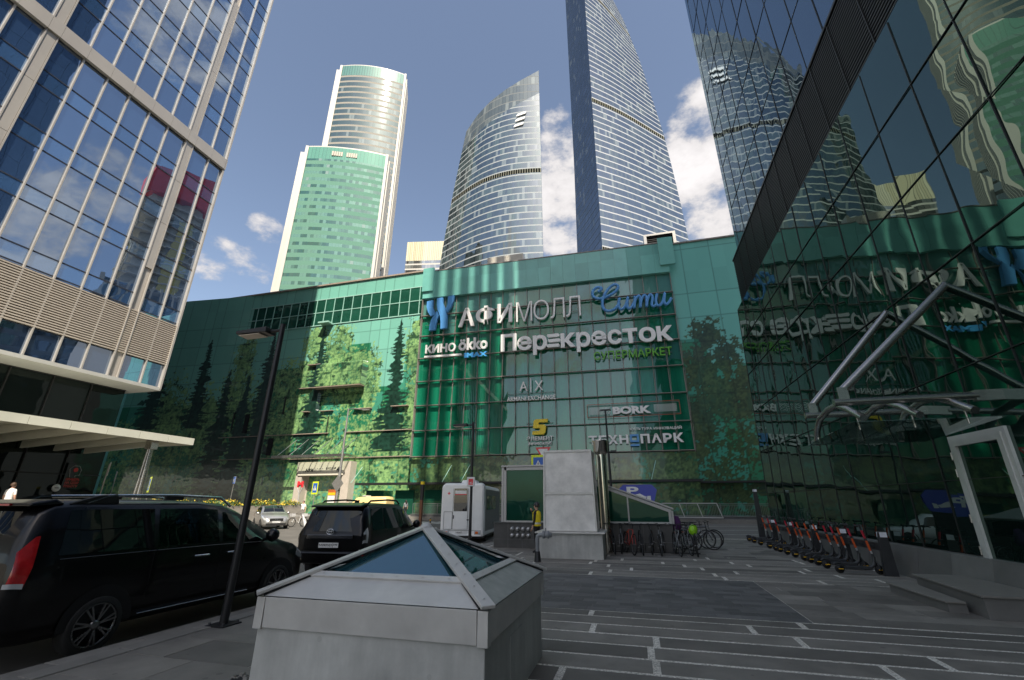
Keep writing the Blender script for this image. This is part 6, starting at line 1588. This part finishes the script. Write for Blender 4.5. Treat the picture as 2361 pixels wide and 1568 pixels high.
# ------------------------------------------------------------------ bicycles
def bicycle(frame_mat, rim_mat=m_rimd, hybrid=False):
    """stands along +y, rear wheel at y=-.52, front wheel at y=.55"""
    t = thing('bicycle', '', 'bicycle'); rw = .335
    for y in (-.52, .55):
        w = MB(); w.tube([(0, y+rw*math.cos(q), rw+.015+rw*math.sin(q)) for q in np.linspace(0, 2*math.pi, 29)], .021, 6, cap=False); wo = w.build('wheel', m_tyre, t)
        r_ = MB(); r_.tube([(0, y+.305*math.cos(q), rw+.015+.305*math.sin(q)) for q in np.linspace(0, 2*math.pi, 25)], .009, 5, cap=False)
        for k in range(12): q = 2*math.pi*k/12; r_.tube([(.015*(-1)**k, y, rw+.015), (0, y+.3*math.cos(q), rw+.015+.3*math.sin(q))], .002, 3, cap=False)
        r_.lathe([(.022, -.05), (.022, .05)], 8, (0, y, rw+.015), 'x'); r_.build('rim', rim_mat, wo)
    f = MB(); bb, seat, head, hl = (0, -.08, .29), (0, -.2, .80), (0, .36, .82), (0, .38, .68)
    f.tube([bb, seat], .017, 6); f.tube([seat, head], .018, 6); f.tube([bb, hl], .02, 6); f.tube([head, hl], .022, 6)
    for s in (-1, 1): f.tube([(s*.02, -.08, .29), (s*.06, -.52, .35)], .011, 5); f.tube([(s*.02, -.19, .78), (s*.055, -.52, .35)], .009, 5)
    f.build('frame', frame_mat, t)
    k = MB()
    for s in (-1, 1): k.tube([(0, .385, .66), (s*.055, .42, .62), (s*.055, .55, .35)], .014, 6)
    k.build('fork', frame_mat if not hybrid else m_rim, t)
    h = MB(); h.tube([(0, .36, .82), (0, .34, .98), (0, .38, 1.0)], .015, 6); h.tube([(-.31, .30, 1.02), (-.18, .37, 1.0), (0, .39, 1.0), (.18, .37, 1.0), (.31, .30, 1.02)], .013, 6)
    for s in (-1, 1): h.tube([(s*.2, .38, 1.0), (s*.29, .42, .98)], .006, 4)
    h.build('handlebar', m_plast, t)
    sd = MB(); sd.tube([(0, -.2, .8), (0, -.23, .95)], .014, 6); so2 = sd.build('seat_post', m_rim, t)
    s2 = MB(); s2.hexa([(-.075, -.36, .95), (.075, -.36, .95), (.02, -.08, .95), (-.02, -.08, .95)][::-1], [(-.08, -.38, .99), (.08, -.38, .99), (.022, -.07, .975), (-.022, -.07, .975)][::-1]); s2.build('saddle', m_plast, t, bevel=.015)
    c = MB(); c.lathe([(.095, .04), (.095, .046)], 16, (0, -.08, .29), 'x'); c.tube([(.06, -.08, .29), (.065, .08, .22)], .011, 5); c.tube([(-.06, -.08, .29), (-.065, -.24, .36)], .011, 5); c.cbox((.11, .08, .22), (.09, .06, .02)); c.cbox((-.11, -.24, .36), (.09, .06, .02)); c.build('crank', m_rim, t)
    g = MB(); g.tube([(0, -.52+.375*math.cos(q), .35+.375*math.sin(q)) for q in np.linspace(.5, 2.6, 9)], .026, 6, flat=.35); g.build('mudguard', m_plast, t)
    MB().cbox((0, -.3, .72), (.05, .03, .05)).build('rear_reflector', m_orange, t)
    return t
m_bk1 = pm('bike_black', (.015, .015, .016), .35, coat=.5); m_bk2 = pm('bike_red', (.45, .04, .02), .35, coat=.5); m_bk3 = pm('bike_grey', (.16, .17, .18), .35, coat=.4)
proto = [bicycle(m_bk1, m_rim), bicycle(m_bk2, m_rim), bicycle(m_bk3, m_rim, True)]

BK = [(0, -1.02, 18.05, 188, 'black bicycle nearest the air shaft, pale handlebar grips'), (1, -.45, 17.95, 197, 'bicycle with a bright red frame, leaning on the charcoal base'), (0, -.02, 18.0, 184, 'black bicycle just right of the red-framed one'), (2, .72, 18.0, 172, 'grey bicycle with upright mudguard, fourth from the air shaft'), (2, 1.2, 17.95, 186, 'silver-forked bicycle at the right corner of the charcoal base'), (0, 1.85, 18.05, 176, 'black bicycle with the lime green saddle cover'), (0, 2.15, 20.15, -92, 'black bicycle standing side-on, its rear wheel farthest right'), (2, 2.0, 20.6, -88, 'grey bicycle side-on, right behind the rightmost one'), (0, 1.35, 19.55, -100, 'black bicycle side-on near the purple bag'), (2, -.72, 18.3, 180, 'grey bicycle between the air shaft and the red-framed one'), (0, .38, 18.25, 176, 'black bicycle squeezed in left of the grey one with the upright mudguard'), (2, 1.55, 18.3, 190, 'grey bicycle just left of the one with the lime green cover'), (2, 2.35, 20.9, -84, 'grey side-on bicycle farthest back in the right-hand cluster')]
used = set()
for k, x, y, rz, lab in BK:
    if k not in used: used.add(k); o = proto[k]
    else: o = dup(proto[k])
    o.location = (x, y, 0); o.rotation_euler = (0, R(random.uniform(-6, 6)), R(rz)); o['label'] = lab; o['group'] = 'bicycles parked by the stair shelter'
cv = thing('saddle_cover', 'lime green plastic cover on a bicycle handlebar at the right of the row', 'cover', (1.8, 17.78, .86))
c = MB(); c.lathe([(0, .16), (.09, .14), (.14, .05), (.15, -.08), (.11, -.16), (.05, -.2)], 10, (0, 0, 0), 'z'); c.xform(Matrix.Rotation(R(15), 4, 'Y')); c.build('cover', pm('lime_plastic', (.28, .62, .02), .35, var=.2, vs=8, bump=.3, bs=14), cv)
bgx = thing('bag', 'purple cloth bag on a bicycle behind the lime green cover', 'bag', (1.35, 19.5, .95))
c = MB(); c.lathe([(0, .3), (.14, .28), (.2, .1), (.22, -.1), (.16, -.22), (0, -.24)], 10); c.build('bag', pm('purple_cloth', (.09, .025, .12), .8, var=.25, bump=.3, bs=15), bgx)
rk = thing('bicycle_rack', 'low black bicycle rack under the row of parked bicycles', 'rack', (0, 18.35, 0))
for x in (-1.1, -.5, .1, .8, 1.25, 1.85): MB().tube([(x-.12, .1, .0), (x-.12, .1, .3), (x+.02, .1, .34), (x+.02, .1, 0)], .015, 6).build('hoop', m_dark, rk)
MB().box(-1.3, 2.0, .05, .15, .0, .04).build('base_rail', m_dark, rk)
# rental bicycles at the road crossing, pale with white boxes
rb = bicycle(pm('rental_white', (.72, .72, .70), .4), m_rimd)
MB().hexa([(-.16, .42, .78), (.16, .42, .78), (.13, .7, .78), (-.13, .7, .78)][::-1], [(-.2, .42, 1.0), (.2, .42, 1.0), (.17, .75, 1.0), (-.17, .75, 1.0)][::-1]).build('basket', m_wbox, rb)
for i, (x, y, rz, lab) in enumerate([(-26.9, 32.4, 165, 'white rental bicycle nearest the silver car'), (-26.2, 33.0, 160, 'white rental bicycle in the middle of three by the road crossing'), (-25.6, 33.8, 170, 'white rental bicycle nearest the black off-roader')]):
    o = rb if i == 0 else dup(rb); o.location = (x, y, RZ); o.rotation_euler = (0, 0, R(rz)); o['label'] = lab; o['group'] = 'white rental bicycles'
dk_ = thing('rental_dock', 'white leaning dock post of the rental bicycles', 'dock', (-25.3, 31.4, RZ), 150)
MB().hexa([(-.14, -.2, 0), (.14, -.2, 0), (.14, .1, 0), (-.14, .1, 0)][::-1], [(-.1, .3, .95), (.1, .3, .95), (.1, .42, .95), (-.1, .42, .95)][::-1]).build('post', m_wbox, dk_, bevel=.03)

# ------------------------------------------------------------------ people
m_skin = pm('skin', (.52, .30, .21), .55, var=.06); m_hair = pm('dark_hair', (.02, .014, .011), .6, var=.2); m_shoe = pm('dark_shoe', (.02, .02, .022), .6)
def cloth(name, c): return pm(name, c, .85, var=.12, vs=8, bump=.1, bs=30)
def person(label, loc, rz, shirt, trouser, pose=None, shorts=False, sleeve=.55, hair=m_hair, hair_long=False, scale=1.0, group=None, vest=None, cap=False, stride=0.0):
    t = thing('person', label, 'person', loc, rz, group); t.scale = (scale,)*3
    J = dict(pelvis=(0, 0, .95), spine=(0, .01, 1.12), chest=(0, 0, 1.32), neck=(0, 0, 1.47), jaw=(0, .02, 1.55), head=(0, .015, 1.64), crown=(0, 0, 1.72), nose=(0, .105, 1.615))
    Rr = dict(pelvis=.15, spine=.135, chest=.155, neck=.058, jaw=.07, head=.092, crown=.07, nose=.014)
    E_ = [('pelvis', 'spine'), ('spine', 'chest'), ('chest', 'neck'), ('neck', 'jaw'), ('jaw', 'head'), ('head', 'crown'), ('head', 'nose')]
    P_ = dict(elL=(-.26, 0, 1.14), wrL=(-.27, .07, .9), elR=(.26, 0, 1.14), wrR=(.27, .07, .9))
    if pose: P_.update(pose)
    for s, n in ((-1, 'L'), (1, 'R')):
        J['sh'+n] = (s*.19, 0, 1.41); Rr['sh'+n] = .065; J['el'+n] = P_['el'+n]; Rr['el'+n] = .045; J['wr'+n] = P_['wr'+n]; Rr['wr'+n] = .03
        e, w = Vector(P_['el'+n]), Vector(P_['wr'+n]); d = (w-e).normalized(); sd = d.cross(Vector((0, 1, 0)) if abs(d.y) < .8 else Vector((0, 0, 1))).normalized(); up = sd.cross(d)
        J['pa'+n] = tuple(w+d*.08); Rr['pa'+n] = .034
        E_ += [('chest', 'sh'+n), ('sh'+n, 'el'+n), ('el'+n, 'wr'+n), ('wr'+n, 'pa'+n)]
        for i, (o, L) in enumerate(((-.03, .075), (-.01, .085), (.01, .08), (.03, .06))):
            k1, k2 = 'f%s%da' % (n, i), 'f%s%db' % (n, i)
            J[k1] = tuple(w+d*(.08+L*.55)+sd*o*1.1+up*.006); J[k2] = tuple(w+d*(.08+L)+sd*o*1.1+up*.022); Rr[k1] = .0095; Rr[k2] = .008; E_ += [('pa'+n, k1), (k1, k2)]
        J['th'+n] = tuple(w+d*.06-sd*s*.05+up*.01); Rr['th'+n] = .011; J['tt'+n] = tuple(w+d*.10-sd*s*.055+up*.02); Rr['tt'+n] = .009; E_ += [('wr'+n, 'th'+n), ('th'+n, 'tt'+n)]
        sw = s*stride
        J['hp'+n] = (s*.095, 0, .88); Rr['hp'+n] = .10; J['kn'+n] = (s*.1, sw*.5+.02, .5); Rr['kn'+n] = .062; J['an'+n] = (s*.1, sw-.02, .09+.05*max(0, -sw)); Rr['an'+n] = .042; J['toe'+n] = (s*.115, sw+.15, .04); Rr['toe'+n] = .035
        J['heel'+n] = (s*.1, sw-.06, .045); Rr['heel'+n] = .035
        E_ += [('pelvis', 'hp'+n), ('hp'+n, 'kn'+n), ('kn'+n, 'an'+n), ('an'+n, 'toe'+n), ('an'+n, 'heel'+n)]
    names = list(J); idx = {n: i for i, n in enumerate(names)}
    me = bpy.data.meshes.new('body'); me.from_pydata([J[n] for n in names], [(idx[a_], idx[b_]) for a_, b_ in E_], [])
    o = bpy.data.objects.new('body', me); COL.objects.link(o)
    md = o.modifiers.new('skin', 'SKIN'); md.use_smooth_shade = True
    for n in names:
        sv_ = me.skin_vertices[0].data[idx[n]]; r_ = Rr[n]
        sv_.radius = (r_*1.12, r_*.78) if n in ('pelvis', 'spine', 'chest') else (r_, r_)
        sv_.use_root = n == 'pelvis'
    o.modifiers.new('sub', 'SUBSURF').levels = 1
    dg = bpy.context.evaluated_depsgraph_get(); dg.update(); nm = bpy.data.meshes.new_from_object(o.evaluated_get(dg))
    bpy.data.objects.remove(o); bpy.data.meshes.remove(me); nm.name = 'body'
    nm.materials.clear()
    for m_ in (m_skin, shirt, trouser, m_shoe): nm.materials.append(m_)
    for p in nm.polygons:
        c = p.center; p.use_smooth = True; mi = 1
        if c.z < .075: mi = 3
        elif c.z < .98 and abs(c.x) < .2 and not (c.y > .2): mi = 2 if (c.z > .55 or not shorts) else 0
        elif c.z > 1.485: mi = 0
        if abs(c.x) > .2 or c.z > .9 and c.y > .22:
            dmin = min((Vector(P_['wr'+n])-c).length for n in 'LR'); rng_ = .3*(1-sleeve)+.1
            if dmin < rng_ or (c.z < .95): mi = 0
        p.material_index = mi
    ob = bpy.data.objects.new('body', nm); COL.objects.link(ob); ob.parent = t
    h = MB(); h.lathe([(.0, 1.765), (.06, 1.75), (.098, 1.69), (.104, 1.64), (.098, 1.60)], 14, (0, -.012, 0)); 
    if hair_long: h.lathe([(.1, 1.62), (.11, 1.5), (.1, 1.4), (.05, 1.33)], 10, (0, -.05, 0))
    # clear the face
    h2 = MB()
    for f, sm_ in zip(h.f, h.sm):
        c = sum((Vector(h.v[i]) for i in f), Vector())/len(f)
        if not (c.y > .035 and c.z < 1.685): h2.add([h.v[i] for i in f], [tuple(range(len(f)))], smooth=True)
    h2.build('hair', hair, t)
    if cap: 
        cpb = MB(); cpb.lathe([(0, 1.785), (.07, 1.77), (.108, 1.70), (.112, 1.665)], 14, (0, -.005, 0)); cpb.hexa([(-.07, .07, 1.675), (.07, .07, 1.675), (.06, .19, 1.655), (-.06, .19, 1.655)], [(-.07, .07, 1.69), (.07, .07, 1.69), (.06, .19, 1.667), (-.06, .19, 1.667)]); cpb.build('cap', m_dark, t)
    ey = MB()
    for s in (-1, 1): ey.lathe([(0, -.012), (.012, 0), (0, .012)], 8, (s*.034, .088, 1.645), 'y')
    ey.build('eyes', m_blk, t)
    if vest:
        v = MB(); v.lathe([(.205, .93), (.2, 1.12), (.215, 1.3), (.20, 1.41), (.12, 1.47)], 18); v.v = [(x*1.0, y*.72, z) for x, y, z in v.v]; vo = v.build('vest', vest, t)
        st_ = MB(); st_.lathe([(.209, 1.0), (.207, 1.06)], 18); st_.v = [(x, y*.72, z) for x, y, z in st_.v]; st_.build('reflective_band', m_scw, vo)
    return t
c_black, c_white, c_denim, c_red, c_grey, c_tan = cloth('black_cloth', (.015, .015, .017)), cloth('white_cloth', (.78, .75, .72)), cloth('denim', (.06, .09, .16)), cloth('red_cloth', (.45, .03, .04)), cloth('grey_cloth', (.22, .22, .23)), cloth('tan_cloth', (.42, .36, .30))
m_hv = cloth('hi_vis_yellow', (.78, .62, .02))
person('man in a yellow vest and black cap, hand at his mouth, beside the air shaft', (-3.72, 17.25, 0), 80, c_black, c_black, dict(elR=(.2, .12, 1.16), wrR=(.06, .2, 1.42)), sleeve=1.0, vest=m_hv, cap=True, scale=.985)
person('man in a white T-shirt seen from behind at the far left', (-27.0, 13.95, .84), 12, c_white, c_denim, sleeve=.2, hair=pm('brown_hair', (.09, .05, .03), .6), stride=.1)
W = 'people walking by the shopping centre'
person('woman with long black hair and black top by the edge of the sunlit wall', (-40.0, 44.5, RZ), 150, c_black, c_denim, hair_long=True, stride=.12, group=W, scale=1.08)
person('person in a white top with a dark skirt beside the metro sign', (-36.9, 43.0, RZ), 20, c_white, c_denim, shorts=True, stride=.14, group=W, scale=1.1)
person('man in a pale T-shirt and black shorts right below the metro sign', (-35.0, 42.6, RZ), -160, c_white, c_black, shorts=True, sleeve=.2, stride=.1, group=W, scale=1.15)
person('person in a red top beside the rental bicycles', (-36.4, 40.6, RZ), -120, c_red, c_black, group=W)
person('person in a tan T-shirt standing in the entrance', (-33.2, 47.8, .22), -10, c_tan, c_grey, shorts=True, sleeve=.2, group=W, scale=1.05)
person('woman in a grey top at the left end of the railing', (-25.4, 47.6, .22), 60, c_grey, c_black, hair_long=True, group=W)
person('person with fair hair behind the yellow flowers', (-43.0, 38.0, .3), -40, c_tan, c_denim, hair=pm('fair_hair', (.45, .25, .12), .6), group=W, scale=1.05)
